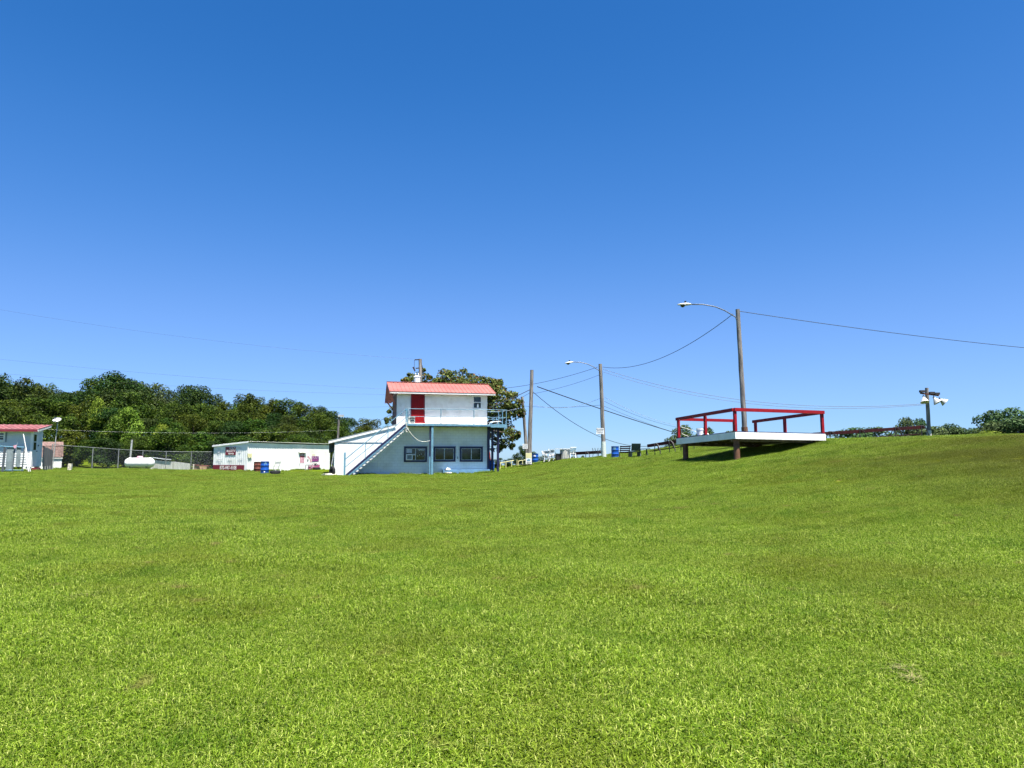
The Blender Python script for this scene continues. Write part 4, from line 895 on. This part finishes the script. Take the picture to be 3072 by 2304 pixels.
# ------------------------------------------------------------ poles and lamps
def pole(px0, py0, px1, py1, Y, r0, r1, name, label, low=None, lowlab=None, Ytop=None):
    top = at(px1, py1, Ytop or Y); b = at(px0, py0, Y); b.z = hz(b.x, b.y)
    t = thing(name, b, label, 'pole'); d = top - b; rr = random.Random(px0)
    m = MB(); pts = []; n = 9
    for i in range(n+1): f_ = i/n; pts.append(d*f_ + Vector((rr.uniform(-.012,.012), rr.uniform(-.012,.012), 0)) - Vector((0,0,.5*(i == 0))))
    m.tube(pts, [r0 + (r1-r0)*i/n for i in range(n+1)], 14); m.build('shaft', M['pole'], t, True)
    if low:
        m = MB(); m.tube([d*.0 - Vector((0,0,.3)), d*low[0]], [r0*1.12, (r0 + (r1-r0)*low[0])*1.12], 14); o = m.build('painted_base', low[1], t, True)
    return t, b, top
def cobra(t, b, top, head, tail, Y, wide=.16, drop=.3, arm_r=.03):
    """street lamp: curved arm from the pole to a long flat lamp head"""
    h = at(*head, Y) - b; e_ = at(*tail, Y) - b; d = top - b
    a = d + Vector((-.09,-.05,-drop)); c = d + Vector((-.16,-.05,-drop+.16))
    P_ = [a, a + Vector((-.02,0,.12)), c]
    mid = c.lerp(e_, .45) + Vector((0,0,(e_-c).length*.10)); P_ += [mid.lerp(c,.5) + Vector((0,0,.05)), mid, mid.lerp(e_,.5) + Vector((0,0,.05)), e_]
    m = MB(); m.tube(P_, arm_r, 8); m.build('arm', M['steel'], t, True)
    ax = (h - e_); L = ax.length; dirn = ax.normalized()
    ln = t['label']
    m = MB(); V = []; prof = [(0,.35,.5),(.12,.6,.7),(.35,.9,1),(.7,1,.8),(.92,.75,.45),(1,.3,.15)]; n = 10
    side = dirn.cross(Vector((0,0,1))).normalized(); up = side.cross(dirn).normalized()
    for f_, w_, hh in prof:
        for k in range(n):
            q = 2*math.pi*k/n; zz = math.sin(q); V.append(e_ + dirn*L*f_ + side*wide*w_*math.cos(q) + up*(wide*.62*hh*zz if zz > 0 else wide*.42*hh*zz))
    Fc = []
    for i in range(len(prof)-1):
        for k in range(n): Fc.append((i*n+k, i*n+(k+1) % n, (i+1)*n+(k+1) % n, (i+1)*n+k))
    Fc += [tuple(range(n-1,-1,-1)), tuple((len(prof)-1)*n+k for k in range(n))]
    m.add(V, Fc); hd = m.build('lamp_head', M['lampgrey'], t, True)
    p = e_ + dirn*L*.42 + up*wide*.6; m = MB(); m.lathe([(.0,0),(.05,0),(.05,.09),(0,.1)], 10, tuple(p)); m.build('sensor', M['black'], hd)
    p = e_ + dirn*L*.62 - up*wide*.3; m = MB(); m.lathe([(wide*.85,0),(wide*.7,-.06),(wide*.3,-.10),(0,-.11)], 12, tuple(p)); m.build('lens', M['glass'], hd, True)
t, b, top = pole(2236,1300,2212.5,928,36,.135,.105,'lamp_pole','tall wooden lamp pole rising behind the red railed platform'); cobra(t, b, top, (2032,914), (2074,913), 36, .15, .55); P1 = (b, top)
m = MB(); m.tube([at(2233,1281,36)-b, at(2235,1300,36)-b], .16, 12); m.build('base_wrap', M['column'], t)
t, b, top = pole(1812,1372,1801,1092,55,.17,.135,'lamp_pole','wooden lamp pole with a white sign, in the middle of the bank', (.175, M['polelow'])); cobra(t, b, top, (1694,1090), (1720,1086), 55, .16, .65); P2 = (b, top)
q = at(1800.5,1294,54.7)-b; m = MB(); m.box(q.x-.30,q.x+.28,q.y-.02,q.y,q.z-.23,q.z+.25); sg = m.build('sign', M['bucket'], t)
for k, (s_, sz) in enumerate((('NO PARKING',.085),('ON BANK',.10),('KEEP OFF RAILS',.06),('THANK YOU',.07))): text(s_, sz, M['ink'], sg, (q.x-.01,q.y-.026,q.z+.17-.125*k), (R(90),0,0))
t, b, top = pole(1587.5,1391,1595.5,1110,58,.19,.14,'utility_pole','bare wooden pole with posters wrapped round its foot',); P3 = (b, top)
q = at(1584,1368,57.7)-b; m = MB(); m.box(-.28,.20,-.22,-.19,.05,.98); wr = m.build('poster', M['bucket'], t); m = MB(); m.box(-.275,.195,-.226,-.2205,.58,.975); m.build('poster_top', M['cream'], wr)
m = MB(); m.prism([(-.2,.42),(-.05,.5),(.12,.44),(.05,.34),(-.15,.32)], 'y', -.226, -.2205); m.build('poster_picture', M['ltblue'], wr)
for k, s_ in enumerate(('RACE', 'DAY')): text(s_, .13, M['ink'], wr, (-.04,-.2265,.22-.13*k), (R(90),0,0))
q = at(1576,1338.5,57.8)-b; m = MB(); m.box(q.x-.22,q.x+.20,q.y-.02,q.y,q.z-.20,q.z+.18); sg = m.build('sign', M['bucket'], t)
for k, s_ in enumerate(('NO PARKING','ON BANK','THANK YOU')): text(s_, .06, M['ink'], sg, (q.x,q.y-.026,q.z+.11-.10*k), (R(90),0,0))
q = gat(1580,57.2); t = thing('rubber_mat', q + Vector((0,0,.10)), 'black mat lying at the foot of the poster wrapped pole', 'mat', .15); m = MB(); m.prism([(-.55,-.25),(.5,-.3),(.55,.3),(-.45,.3)], 'z', 0, .05); m.build('sheet', M['black'], t)
t, b, top = pole(1583,1360,1567,1190,64,.16,.12,'lamp_pole','leaning pole with a long lamp arm pointing at the balcony'); cobra(t, b, top, (1480,1203), (1532,1196), 64, .15, .5, .03); P4 = (b, top)
t, b, top = pole(1262,1400,1261,1077,60,.17,.14,'transformer_pole','pole carrying a white transformer behind the red roof'); P5 = (b, top)
q = at(1251,1140,59.6)-b; m = MB(); m.lathe([(0,-.62),(.27,-.62),(.28,-.58),(.28,.22),(.31,.23),(.31,.28),(.2,.34),(0,.36)], 18, tuple(q)); tr = m.build('transformer', M['bucket'], t, True)
for dx in (-.12,.12): m = MB(); m.lathe([(0,.34),(.05,.34),(.03,.42),(.05,.46),(.03,.5),(.05,.54),(0,.6)], 8, (q.x+dx,q.y,q.z)); m.build('insulator', M['galv'], tr)
for (x0, x1, y) in ((1244,1261,1079.5), (1247,1261,1105)): m = MB(); m.bar(at(x0,y,59.9)-b, at(x1,y-1,59.9)-b, .07, .09); m.build('arm', M['pipe'], t)
m = MB(); m.bar(at(1239,1101,59.8)-b, at(1245,1113,59.8)-b, .1, .12); m.tube([at(1243,1080,59.8)-b, at(1243,1098,59.8)-b, at(1246,1125,59.7)-b], .018, 6); m.build('fuse_switch', M['pipe'], t)
m = MB(); m.tube([at(1266,1095,60)-b, at(1273,1135,60.6)-b], .03, 6); m.build('down_cable', M['steel'], t)
t, b, top = pole(1010,1340,1017,1249,62,.10,.085,'light_pole','short pale pole with a small lamp box behind the lean to roof'); q = top - b
m = MB(); m.box(q.x-.05,q.x+.42,q.y-.15,q.y+.1,q.z-.05,q.z+.14); m.build('lamp', M['lampgrey'], t)
t, b, top = pole(387,1400,396.5,1318,70,.09,.075,'clothes_pole','pale leaning post behind the fence and the white tank', (.97, M['cord']))
t, b, top = pole(2788,1310,2780,1163.5,46,.125,.105,'floodlight_pole','short wooden pole with three white floodlights on a cross arm', (.17, M['tub']))
fl = t; bar0 = at(2761,1179.5+0,45.7)-b; q1 = at(2816,1186.5,45.7)-b; q0 = at(2761,1179.5,45.7)-b
m = MB(); m.bar(q0, q1, .09, .09); m.build('cross_arm', M['rust'], fl)
def flood(px, py, dirx, diry):
    q = at(px, py, 45.6) - b; d = Vector((dirx, -.35, diry)).normalized()
    side = d.cross(Vector((0,0,1))).normalized(); up = side.cross(d); V = []; prof = [(0,.05),(.06,.08),(.15,.13),(.27,.20),(.40,.265),(.395,.255),(.2,.14),(.08,.05)]; n = 18
    for f_, r in prof:
        for k in range(n): a_ = 6.283*k/n; V.append(q + d*f_ + side*r*math.cos(a_) + up*r*math.sin(a_))
    m = MB(); m.add(V, [(i*n+k, i*n+(k+1) % n, (i+1)*n+(k+1) % n, (i+1)*n+k) for i in range(len(prof)-1) for k in range(n)]); o = m.build('reflector', M['reflector'], fl, True)
    m = MB(); m.tube([q - d*.04, q + d*.05], .065, 10); m.tube([q, q + Vector((-.03,0,.12))], .025, 6); m.build('lamp_neck', M['pipe'], o)
flood(2771,1190,-.05,-1); flood(2801.5,1193,.42,-.9); flood(2819,1197,.75,-.7)
for px in (2767, 2796, 2811): q = at(px,1175+ (px-2767)*.16,45.6)-b; m = MB(); m.box(q.x-.16,q.x+.14,q.y-.1,q.y+.1,q.z-.05,q.z+.09); m.build('ballast', M['pipe'], fl)
PF = (b, top)

# ------------------------------------------------------------ overhead wires
def wire(name, a, b_, sag, r, label, mat='wire', n=24):
    a = Vector(a); b_ = Vector(b_); m = MB(); t = thing(name, a, label, 'cable')
    m.tube([tuple((b_-a)*(i/n) - Vector((0,0,4*sag*(i/n)*(1-i/n)))) for i in range(n+1)], r, 5); m.build('strand', M[mat], t); return t
wire('overhead_wire', at(2199,942,36), at(1808,1101,55), .95, .017, 'dark wire sagging between the two tall lamp poles')
wire('overhead_wire', at(2220,934,36), at(3420,1072,44), .25, .016, 'dark wire leaving the platform lamp pole to the right edge')
wire('overhead_wire', at(1793,1101,55), at(1500,1166,60), .25, .016, 'wire from the second lamp pole to the red roof')
wire('overhead_wire', at(1800,1124,55), at(1594,1182,58), .15, .012, 'faint lower wire between the second lamp pole and the bare pole')
wire('overhead_wire', at(1810,1108,55), at(2775,1211,46), 1.15, .013, 'upper long wire from the second lamp pole to the floodlight pole')
wire('overhead_wire', at(1810,1116,55), at(2775,1214,46), 1.2, .011, 'lower long wire from the second lamp pole to the floodlight pole')
wire('overhead_cable', at(1612,1160,58), at(2018,1296,78), .1, .042, 'thick black cable slanting down from the bare pole to the right')
wire('overhead_cable', at(1597,1174,58), at(2016,1323,80), 2.1, .024, 'dark wire curving low from the bare pole to the bush')
wire('overhead_cable', at(1594,1167,58), at(1470,1222,54), .05, .03, 'black service cable from the bare pole to the upper storey')
wire('overhead_wire', at(1590,1178,58), at(1545,1200,62), .05, .014, 'short wire between the bare pole and the lamp arm')
wire('overhead_wire', at(1570,1203,64), at(1803,1194,55), .7, .011, 'pale wire crossing to the middle of the second lamp pole', 'wirelt')
wire('overhead_wire', at(1572,1218,64), at(1803,1215,55), .15, .012, 'thin wire low between the leaning pole and the second lamp pole')
wire('overhead_wire', at(1813,1191,55), at(2045,1278,70), .35, .013, 'pale wire falling right from the second lamp pole', 'wirelt')
wire('overhead_wire', at(1813,1204,55), at(2052,1285,70), .3, .012, 'thin dark wire falling right from the second lamp pole')
wire('overhead_wire', at(1813,1219,55), at(2010,1294,74), .05, .012, 'lowest thin wire right of the second lamp pole above the thick cable')
wire('overhead_wire', at(1563,1222,64), at(1440,1232,53), .2, .014, 'pale wire from the leaning pole over the balcony', 'wirelt')
wire('overhead_wire', at(-160,900,60), at(1246,1078,60), .6, .0055, 'highest wire from the left edge to the transformer pole top')
wire('overhead_wire', at(-160,1060,60), at(1258,1172,60), .35, .0055, 'middle wire from the left edge passing behind the red roof')
wire('overhead_wire', at(-160,1105,60), at(1258,1186,60), .4, .0055, 'lower wire from the left edge above the wood')
wire('overhead_wire', at(128,1288,46), at(1015,1290,62), .25, .0035, 'pale wire crossing in front of the dark wood', 'cord')
wire('overhead_wire', at(905,1222,75), at(1258,1216,60), .1, .0055, 'short thin wire meeting the left end of the red roof')
wire('overhead_wire', at(1130,1268,56), at(1190,1232,52), .02, .014, 'slack wire rising to the upper storey side wall')

# ------------------------------------------------------------ raised platform
PT = R(15); PO = at(2206,1293.6,29.)
pf = thing('platform', PO, 'raised white edged viewing platform with red railings on brown posts', 'platform', PT)
pf.rotation_euler = (R(-1.9), R(.7), PT)
LU, LV = 4.24, 4.9
m = MB()
for k in range(33): m.box(-.02+k*.1295,-.02+k*.1295+.125,-.02,LV+.03,-.03,0)
dk = m.build('deck', M['deckblue'], pf)
m = MB(); m.box(-.04,LU+.04,-.045,-.005,-.31,-.034); m.build('edge_board', M['white'], pf)
m = MB(); m.box(-.045,-.005,-.005,LV+.04,-.31,-.034); m.box(LU+.005,LU+.045,-.005,LV+.04,-.31,-.034); m.box(-.005,LU+.005,LV,LV+.04,-.31,-.034); m.build('edge_board', M['white'], pf)
for k in range(9): m = MB(); m.box(.12+k*.5,.17+k*.5,.0,LV-.005,-.27,-.035); m.build('joist', M['joist'], pf)
m = MB(); m.box(0,LU,.28,.38,-.40,-.275); m.box(0,LU,4.42,4.52,-.40,-.275); m.build('beam', M['joist'], pf)
for (u, v) in ((.17,.22),(4.0,.33),(.17,4.47),(4.0,4.47)):
    m = MB(); m.tube([(u,v,-2.1),(u,v,-.32)], .125, 20); m.build('column', M['column'], pf, True)
rails = [((-.03,-.03),(LU+.03,-.03)), ((-.03,0.06),(-.03,LV)), ((LU,.06),(LU,5.1)), ((.06,LV-.03),(3.1,LV-.03))]
for (a_, b_) in rails: m = MB(); m.bar((a_[0],a_[1],.885),(b_[0],b_[1],.885),.09,.135); m.build('rail', M['red'], pf)
for (u, v) in ((.02,.02),(LU-.03,.04),(.02,2.36),(.02,4.80),(LU-.02,2.58),(LU-.02,4.86),(3.03,4.84)):
    m = MB(); m.box(u-.055,u+.055,v-.055,v+.055,.0,.815); m.build('post', M['red'], pf)
m = MB(); m.box(-.058,-.046,2.6,4.2,-.02,.0) ; m.build('deck_edge', M['deckblue'], dk)
lk = Matrix.LocRotScale(pf.location, pf.rotation_euler.to_quaternion(), (1,1,1))
q = lk @ Vector((.42,3.55,0)); t = thing('bucket', q, 'white plastic bucket standing on the platform behind the left rail', 'bucket')
m = MB(); m.lathe([(0,0),(.13,0),(.15,.30),(.163,.30),(.163,.335),(.15,.335),(.155,.37),(.145,.37),(.12,.03),(0,.03)], 24); m.build('body', M['bucket'], t, True)
m = MB(); m.tube([(-.16,0,.31),(-.19,-.05,.16),(0,-.2,.08),(.19,-.05,.16),(.16,0,.31)], .006, 5); m.build('handle', M['galv'], t)
q = lk @ Vector((.30,2.85,0)); t = thing('plastic_bag', q, 'small white crumpled bag right of the bucket on the platform', 'bag'); rs_ = np.random.RandomState(5); m = MB(); m.lathe([(0,0),(.14,.02),(.15,.07),(.06,.12),(0,.13)], 9); m.v = [tuple(np.array(p)*(1+rs_.normal(0,.2))) for p in m.v]; m.build('bag', M['bucket'], t, True)
q = lk @ Vector((.05,4.6,.08)); t = thing('rope', q, 'thin white cord from the left railing post towards the bucket', 'rope', PT); m = MB(); m.tube([(0,0,.42),(.16,-.4,.30),(.40,-1.0,.12)], .012, 5); m.tube([(0,0,.3),(.03,-.02,.1),(.25,-.3,-.05)], .012, 5); m.build('strand', M['rope'], t)

# ------------------------------------------------------------ white house on the left
hs_ = thing('white_house', AO, 'small white lap sided house with a maroon metal roof at the left edge', 'house', ATH)
def lap(m, axis_, a, b_, off, z0, z1, step=.15, cut=None):
    z = z0
    while z < z1 - .01:
        zt_ = min(z + step, z1)
        for (p, q) in (cut(z, zt_) if cut else [(a, b_)]):
            if axis_ == 'u': m.add([(p,off-.036,z),(q,off-.036,z),(q,off-.004,zt_),(p,off-.004,zt_),(p,off,z),(q,off,z)], [(0,1,2,3),(4,5,1,0)])
            else: m.add([(off+.036,p,z),(off+.036,q,z),(off+.004,q,zt_),(off+.004,p,zt_),(off,p,z),(off,q,z)], [(0,1,2,3),(4,5,1,0)])
        z = zt_
    return m
m = MB(); m.box(-7,0,0,1.7,.0,2.30); wl = m.build('wall', M['siding'], hs_)
m = MB(); m.prism([(0,2.3),(1.7,2.3),(1.7,2.575),(0,2.38)], 'x', -7, -.002); m.build('gable', M['siding'], hs_)
lap(MB(), 'u', -7, -.1, 0, .02, 2.28).build('front_siding', M['siding'], hs_)
lap(MB(), 'v', .83, 1.62, 0, .02, 2.45).build('side_siding', M['siding'], hs_)
m = MB(); m.box(-.10,.022,-.024,-.0225,0,2.3); m.box(-.1,.03,-.04,-.025,0,2.3); m.box(.0005,.03,-.025,.06,0,2.3); m.box(.001,.03,.75,.83,0,2.35); m.box(.001,.03,1.62,1.7,0,2.5); m.build('corner_board', M['white'], hs_)
m = MB(); m.prism([(-.45,2.33),(1.9,2.674),(1.9,2.714),(-.45,2.37)], 'x', -7.2, .43)
for k in range(26): m.bar((-7.15+k*.305,-.45,2.385),(-7.15+k*.305,1.9,2.729),.05,.03)
rf = m.build('roof', M['roofred'], hs_)
m = MB(); m.prism([(-.45,2.20),(1.9,2.544),(1.9,2.669),(-.45,2.325)], 'x', 0.40, .425); m.build('barge_board', M['white'], rf)
m = MB(); m.box(-7.2,.395,-.45,-.42,2.20,2.325); m.build('fascia', M['maroon'], rf)
m = MB(); m.prism([(-.415,2.20),(1.86,2.536),(1.86,2.551),(-.415,2.215)], 'x', -7.1, .395); m.build('soffit', M['white'], rf)
m = MB(); m.box(.004,.035,.07,.74,.02,2.16); dr = m.build('door', M['siding'], hs_)
m = MB(); m.box(.036,.045,.14,.56,1.60,2.04); m.box(.036,.045,.14,.56,1.06,1.54); m.build('door_glass', M['glass'], dr); m = MB(); m.lathe([(0,.09),(.03,.09),(.03,.05),(.015,.035)], 8, (0,.68,.98), 'x'); m.build('handle', M['black'], dr)
m = MB(); m.lathe([(0,.07),(.05,.06),(.05,.03)], 10, (0,.95,1.35), 'x'); m.build('vent', M['black'], hs_)
m = MB(); m.box(-2.9,-1.5,-.05,-.023,1.58,1.66); m.box(-2.9,-1.5,-.05,-.023,2.10,2.17); m.box(-1.58,-1.5,-.05,-.023,1.66,2.10); m.box(-2.9,-2.82,-.05,-.023,1.66,2.10); m.box(-2.82,-1.58,-.045,-.023,1.93,1.97); wd = m.build('window', M['white'], hs_)
m = MB(); m.box(-2.82,-1.58,-.03,-.023,1.66,1.93); m.box(-2.82,-1.58,-.03,-.023,1.97,2.10); m.build('pane', M['glass'], wd)
m = MB(); m.box(-1.47,-1.40,-.05,-.023,1.55,2.17); m.build('shutter', M['greysheet'], wd)
for u in (-4,-2,-.15):
    for v in (.1,1.55): m = MB(); m.box(u-.12,u+.12,v-.1,v+.1,-.6,-.003); m.build('pier', M['tub'], hs_)
m = MB(); m.box(.035,.30,.05,.8,-.35,-.06); m.build('door_step', M['maroon'], hs_)
# gate panels with grey sheets in front of the house
g0 = gat(-60, 43.2); g1 = gat(72, 43.6); d = g1-g0; t = thing('gate_panel', g0, 'blue green pipe gate with grey sheets before the white house', 'gate', math.atan2(d.y,d.x)); L = d.xy.length
m = MB(); m.tube([(0,0,1.62),(L,0,1.50)], .03, 8); m.tube([(0,0,.12),(L,0,.12)], .02, 8); m.build('frame', M['ltblue'], t)
for f_ in (.02,.52,.55,.76,.98): m = MB(); m.bar((L*f_-.05,0,-.1),(L*f_,0,1.55),.05,.05,(0,1,0)); m.build('post', M['steel'], t)
for (a_, b_) in ((.575,.735),(.80,.90)): m = MB(); m.box(L*a_,L*b_,.02,.035,.05 if a_ < .6 else .32,1.48); m.build('sheet', M['greysheet'], t)
q = gat(41, 43.3); t = thing('small_flag', q + Vector((0,.1,1.45)), 'small pale pink flag on a thin stick above the gate', 'flag'); m = MB(); m.tube([(-.02,0,-.4),(.06,0,.42)], .008, 5); m.build('stick', M['galv'], t)
m = MB(); m.add([(.04,0,.24),(-.10,.03,.22),(-.20,.0,.20),(-.18,.02,.10),(-.08,-.02,.02),(0,0,.04)], [(0,1,4,5),(1,2,3,4)]); m.build('cloth', M['pinklt'], t)
for (x0,y0,x1,y1,Y,lab) in ((93,1404,70,1302,43.6,'long grey pole leaning against the eave of the white house'), (88,1400,74,1345,43.4,'shorter grey brace propped beside the leaning pole')):
    a_ = at(x0,y0,Y); b_ = at(x1,y1,Y+.6); a_.z = hz(a_.x,a_.y); t = thing('leaning_pole', a_, lab, 'pole'); m = MB(); m.tube([(0,0,-.05), tuple(b_-a_)], .03, 8); m.build('rod', M['cord'], t)
# wooden gate boards, shed, dish, stub post
a_ = gat(127,47.); b_ = gat(156,51.8); d = b_-a_; t = thing('wooden_fence', a_, 'weathered grey board fence between the white house and the shed', 'fence', math.atan2(d.y,d.x)); L = d.xy.length; rr = random.Random(3)
for k in range(16): x = L*k/16; h_ = 1.62 - .28*k/16 + rr.uniform(-.05,.05); m = MB(); m.box(x,x+L/16-.03*rr.random()-.01,-.012,.012,.02 if k % 4 else .3,h_); m.build('board', M['greywood' if k % 3 else 'steel'], t)
m = MB(); m.bar((0,.03,1.60),(L,.03,1.32),.04,.08); m.bar((0,.03,.6),(L,.03,.55),.04,.08); m.build('rail', M['greywood'], t)
q = gat(150,54.5); sh = thing('garden_shed', q, 'white garden shed with a brown shingled barn roof', 'shed', R(35))
m = MB(); m.prism([(-.9,-.2),(.9,-.2),(.9,1.0),(.62,1.75),(0,2.05),(-.62,1.75),(-.9,1.0)], 'x', -1.75, .70); m.build('wall', M['white'], sh)
m = MB()
for (p0, p1) in (((-.96,.95),(-.66,1.78)), ((-.66,1.78),(0,2.1)), ((0,2.1),(.66,1.78)), ((.66,1.78),(.96,.95))):
    m.prism([p0, p1, (p1[0], p1[1]+.05), (p0[0]-.03 if p0[0] < 0 else p0[0], p0[1]+.05)], 'x', -1.8, .76)
m.build('roof', M['shingle'], sh); m = MB(); m.box(-1.78,.74,-.97,-.945,.86,.95); m.build('trim', M['tub'], sh)
q = gat(157,52.); t = thing('satellite_dish', q, 'white round dish on a thin pole above the shed', 'dish', 0); h_ = at(166,1263,52).z - q.z
m = MB(); m.tube([(0,0,0),(.04,0,.8),(.20,.0,h_)], .03, 8); m.build('mast', M['cord'], t)
m = MB(); m.lathe([(0,.0),(.10,.015),(.2,.05),(.28,.11),(.275,.115),(.2,.065),(0,.015)], 24); ds = m.build('reflector', M['reflector'], t, True); ds.location = (.2,-.08,h_); ds.rotation_euler = (R(35),0,R(10))
m = MB(); m.tube([(.2,-.1,h_-.25),(.21,-.38,h_+.02),(.2,-.34,h_+.16)], .022, 6); m.box(.15,.25,-.42,-.3,h_+.12,h_+.26); m.build('receiver', M['steel'], t)
q = gat(210,49.5); t = thing('wooden_stub', q, 'short bleached square post standing alone on the grass right of the shed', 'post', .2); m = MB(); m.prism([(-.12,-.1),(.10,-.1),(.12,.46),(-.10,.48)], 'y', -.1, .1); m.build('post', M['stone'], t)
# ------------------------------------------------------------ propane tank
q = gat(418.5,57); t = thing('propane_tank', q, 'white propane tank with rounded ends lying before the fence', 'tank', R(6))
m = MB(); prof = [(0.001,-1.14)]
for k in range(1,9): a_ = k/8*math.pi/2; prof.append((.40*math.sin(a_), -.76-.38*math.cos(a_)))
prof += [(.40,-.75),(.40,.75)]
for k in range(7,0,-1): a_ = k/8*math.pi/2; prof.append((.40*math.sin(a_), .76+.38*math.cos(a_)))
prof.append((.001,1.14)); m.lathe(prof, 32, (0,0,.60), 'x'); m.build('body', M['tank'], t, True)
m = MB(); m.lathe([(.23,.92),(.23,1.06),(.18,1.13),(0,1.15)], 20, (-.0,0,0)); m.build('dome', M['pinklt'], t, True)['label'] = 'pale pink dome cap'
for x in (-.62,.62):
    m = MB(); m.prism([(-.25,-.1),(.25,-.1),(.30,.32),(-.30,.32)], 'x', x-.05, x+.05); m.build('foot', M['steel'], t)
    m = MB(); m.lathe([(.03,0),(.06,.02),(.03,.05)], 8, (x*1.25,0,.995)); m.build('lug', M['tank'], t)
# ------------------------------------------------------------ chain link fence
FP = [(-33.4,51.8),(-33.5,57.0),(-33.2,60.2),(-32.6,63.0),(-31.7,65.4),(-30.2,67.2),(-28.0,67.8),(-25.5,68.0)]
t = thing('chain_link_fence', (FP[0][0],FP[0][1],hz(*FP[0])), 'galvanised chain link fence running behind the white tank', 'fence'); O_ = t.location.copy()
FZ = [hz(*p) for p in FP]; HF = 1.80
m = MB(); m.tube([Vector((p[0],p[1],z+HF))-O_ for p, z in zip(FP, FZ)], .024, 6); m.build('top_rail', M['fence'], t)
for p, z in zip(FP, FZ): m = MB(); m.tube([Vector((p[0],p[1],z-.2))-O_, Vector((p[0],p[1],z+HF+.05))-O_], .034, 8); m.build('post', M['fence'], t)
cum = [0]
for i in range(len(FP)-1): cum.append(cum[-1] + math.hypot(FP[i+1][0]-FP[i][0], FP[i+1][1]-FP[i][1]))
def fpos(s, h_):
    s = max(0, min(cum[-1], s)); return Vector((np.interp(s, cum, [p[0] for p in FP]), np.interp(s, cum, [p[1] for p in FP]), np.interp(s, cum, FZ)+h_)) - O_
m = MB(); wv = .0022; stp = .085
for dr_ in (1, -1):
    s = -1.8
    while s < cum[-1] + 1.8:
        K = 6; P_ = []
        for k in range(K+1):
            ss = s + dr_*1.74*k/K
            if 0 <= ss <= cum[-1]: P_.append(fpos(ss, .03 + 1.74*k/K))
        for a_, b_ in zip(P_, P_[1:]):
            m.add([a_-Vector((0,wv,wv)), a_+Vector((0,wv,wv)), b_+Vector((0,wv,wv)), b_-Vector((0,wv,wv))], [(0,1,2,3)])
        s += stp
m.build('wire_mesh', M['steel'], t)
# pen and dog house behind and before the fence
q = gat(512,72.5); t = thing('metal_pen', q, 'low grey sheet metal pen sagging behind the fence', 'pen', R(-12))
m = MB(); m.prism([(-2.3,-.2),(2.2,-.2),(2.2,.62),(.6,.80),(-.9,.88),(-2.3,.98)], 'y', -.02, .02); m.build('sheet', M['tub'], t); m = MB(); m.tube([(-2.7,-.1,1.12),(-1.9,-.1,1.20),(-.6,-.1,1.05),(.1,-.1,1.02)], .05, 6); m.build('top_roll', M['galv'], t); m = MB(); m.box(-2.4,-2.3,-1.2,-.03,-.2,1.05); m.build('end_sheet', M['greysheet'], t)
q = gat(605,70.); t = thing('dog_house', q, 'small wooden dog house with a slanting roof near the fence corner', 'dog house', R(10))
m = MB(); m.prism([(-.7,-.1),(.6,-.1),(.6,.40),(-.7,.52)], 'y', -.4, .4); m.build('wall', M['wood'], t); m = MB(); m.prism([(-.8,.525),(.7,.40),(.7,.45),(-.8,.575)], 'y', -.5, .5); m.build('roof', M['rust'], t)
m = MB(); m.prism([(.02,.12),(.62,.04),(.60,.40),(-.08,.42)], 'y', -.62, -.58); m.build('door', M['wood'], t)
q = gat(580.5,69.); t = thing('wooden_stub', q, 'thin bleached stake left of the dog house', 'post'); m = MB(); m.box(-.05,.05,-.05,.05,-.1,.62); m.build('post', M['stone'], t)
# dead straw clumps on the lawn
for (px, py, s, lab) in ((2705,2012,.09,'straw coloured clump of cut grass low on the right of the lawn'), (2735,2045,.05,'smaller straw clump just below the larger one on the right'), (260,1790,.12,'tan patch of dead straw on the lawn at the left'), (2690,2018,.0,'')):
    if s <= 0: continue
    d = at(px, py, 10.) - Vector((0,0,EYE)); Yg = 10.
    for _ in range(12):
        q = Vector((0,0,EYE)) + d*(Yg/10.); err = q.z - hz(q.x, q.y) - .03; Yg -= err/(d.z/10. - .0)*1.0 if abs(d.z) > .01 else 0
    q = Vector((0,0,EYE)) + d*(Yg/10.); rs_ = np.random.RandomState(px); m = MB()
    for k in range(60):
        a_ = rs_.normal(0, s*.6, 2); q_ = rs_.uniform(0,6.28); l_ = rs_.uniform(.05,.13); h_ = rs_.uniform(.02,.07)
        dx, dy = math.cos(q_)*l_, math.sin(q_)*l_; m.add([(a_[0],a_[1],h_),(a_[0]+dy*.04,a_[1]-dx*.04,h_),(a_[0]+dx,a_[1]+dy,h_+rs_.uniform(-.01,.02))], [(0,1,2)])
    o = m.build('straw_clump', M['straw'], None); o.location = (q.x, q.y, hz(q.x,q.y)); tag(o, lab, 'straw')
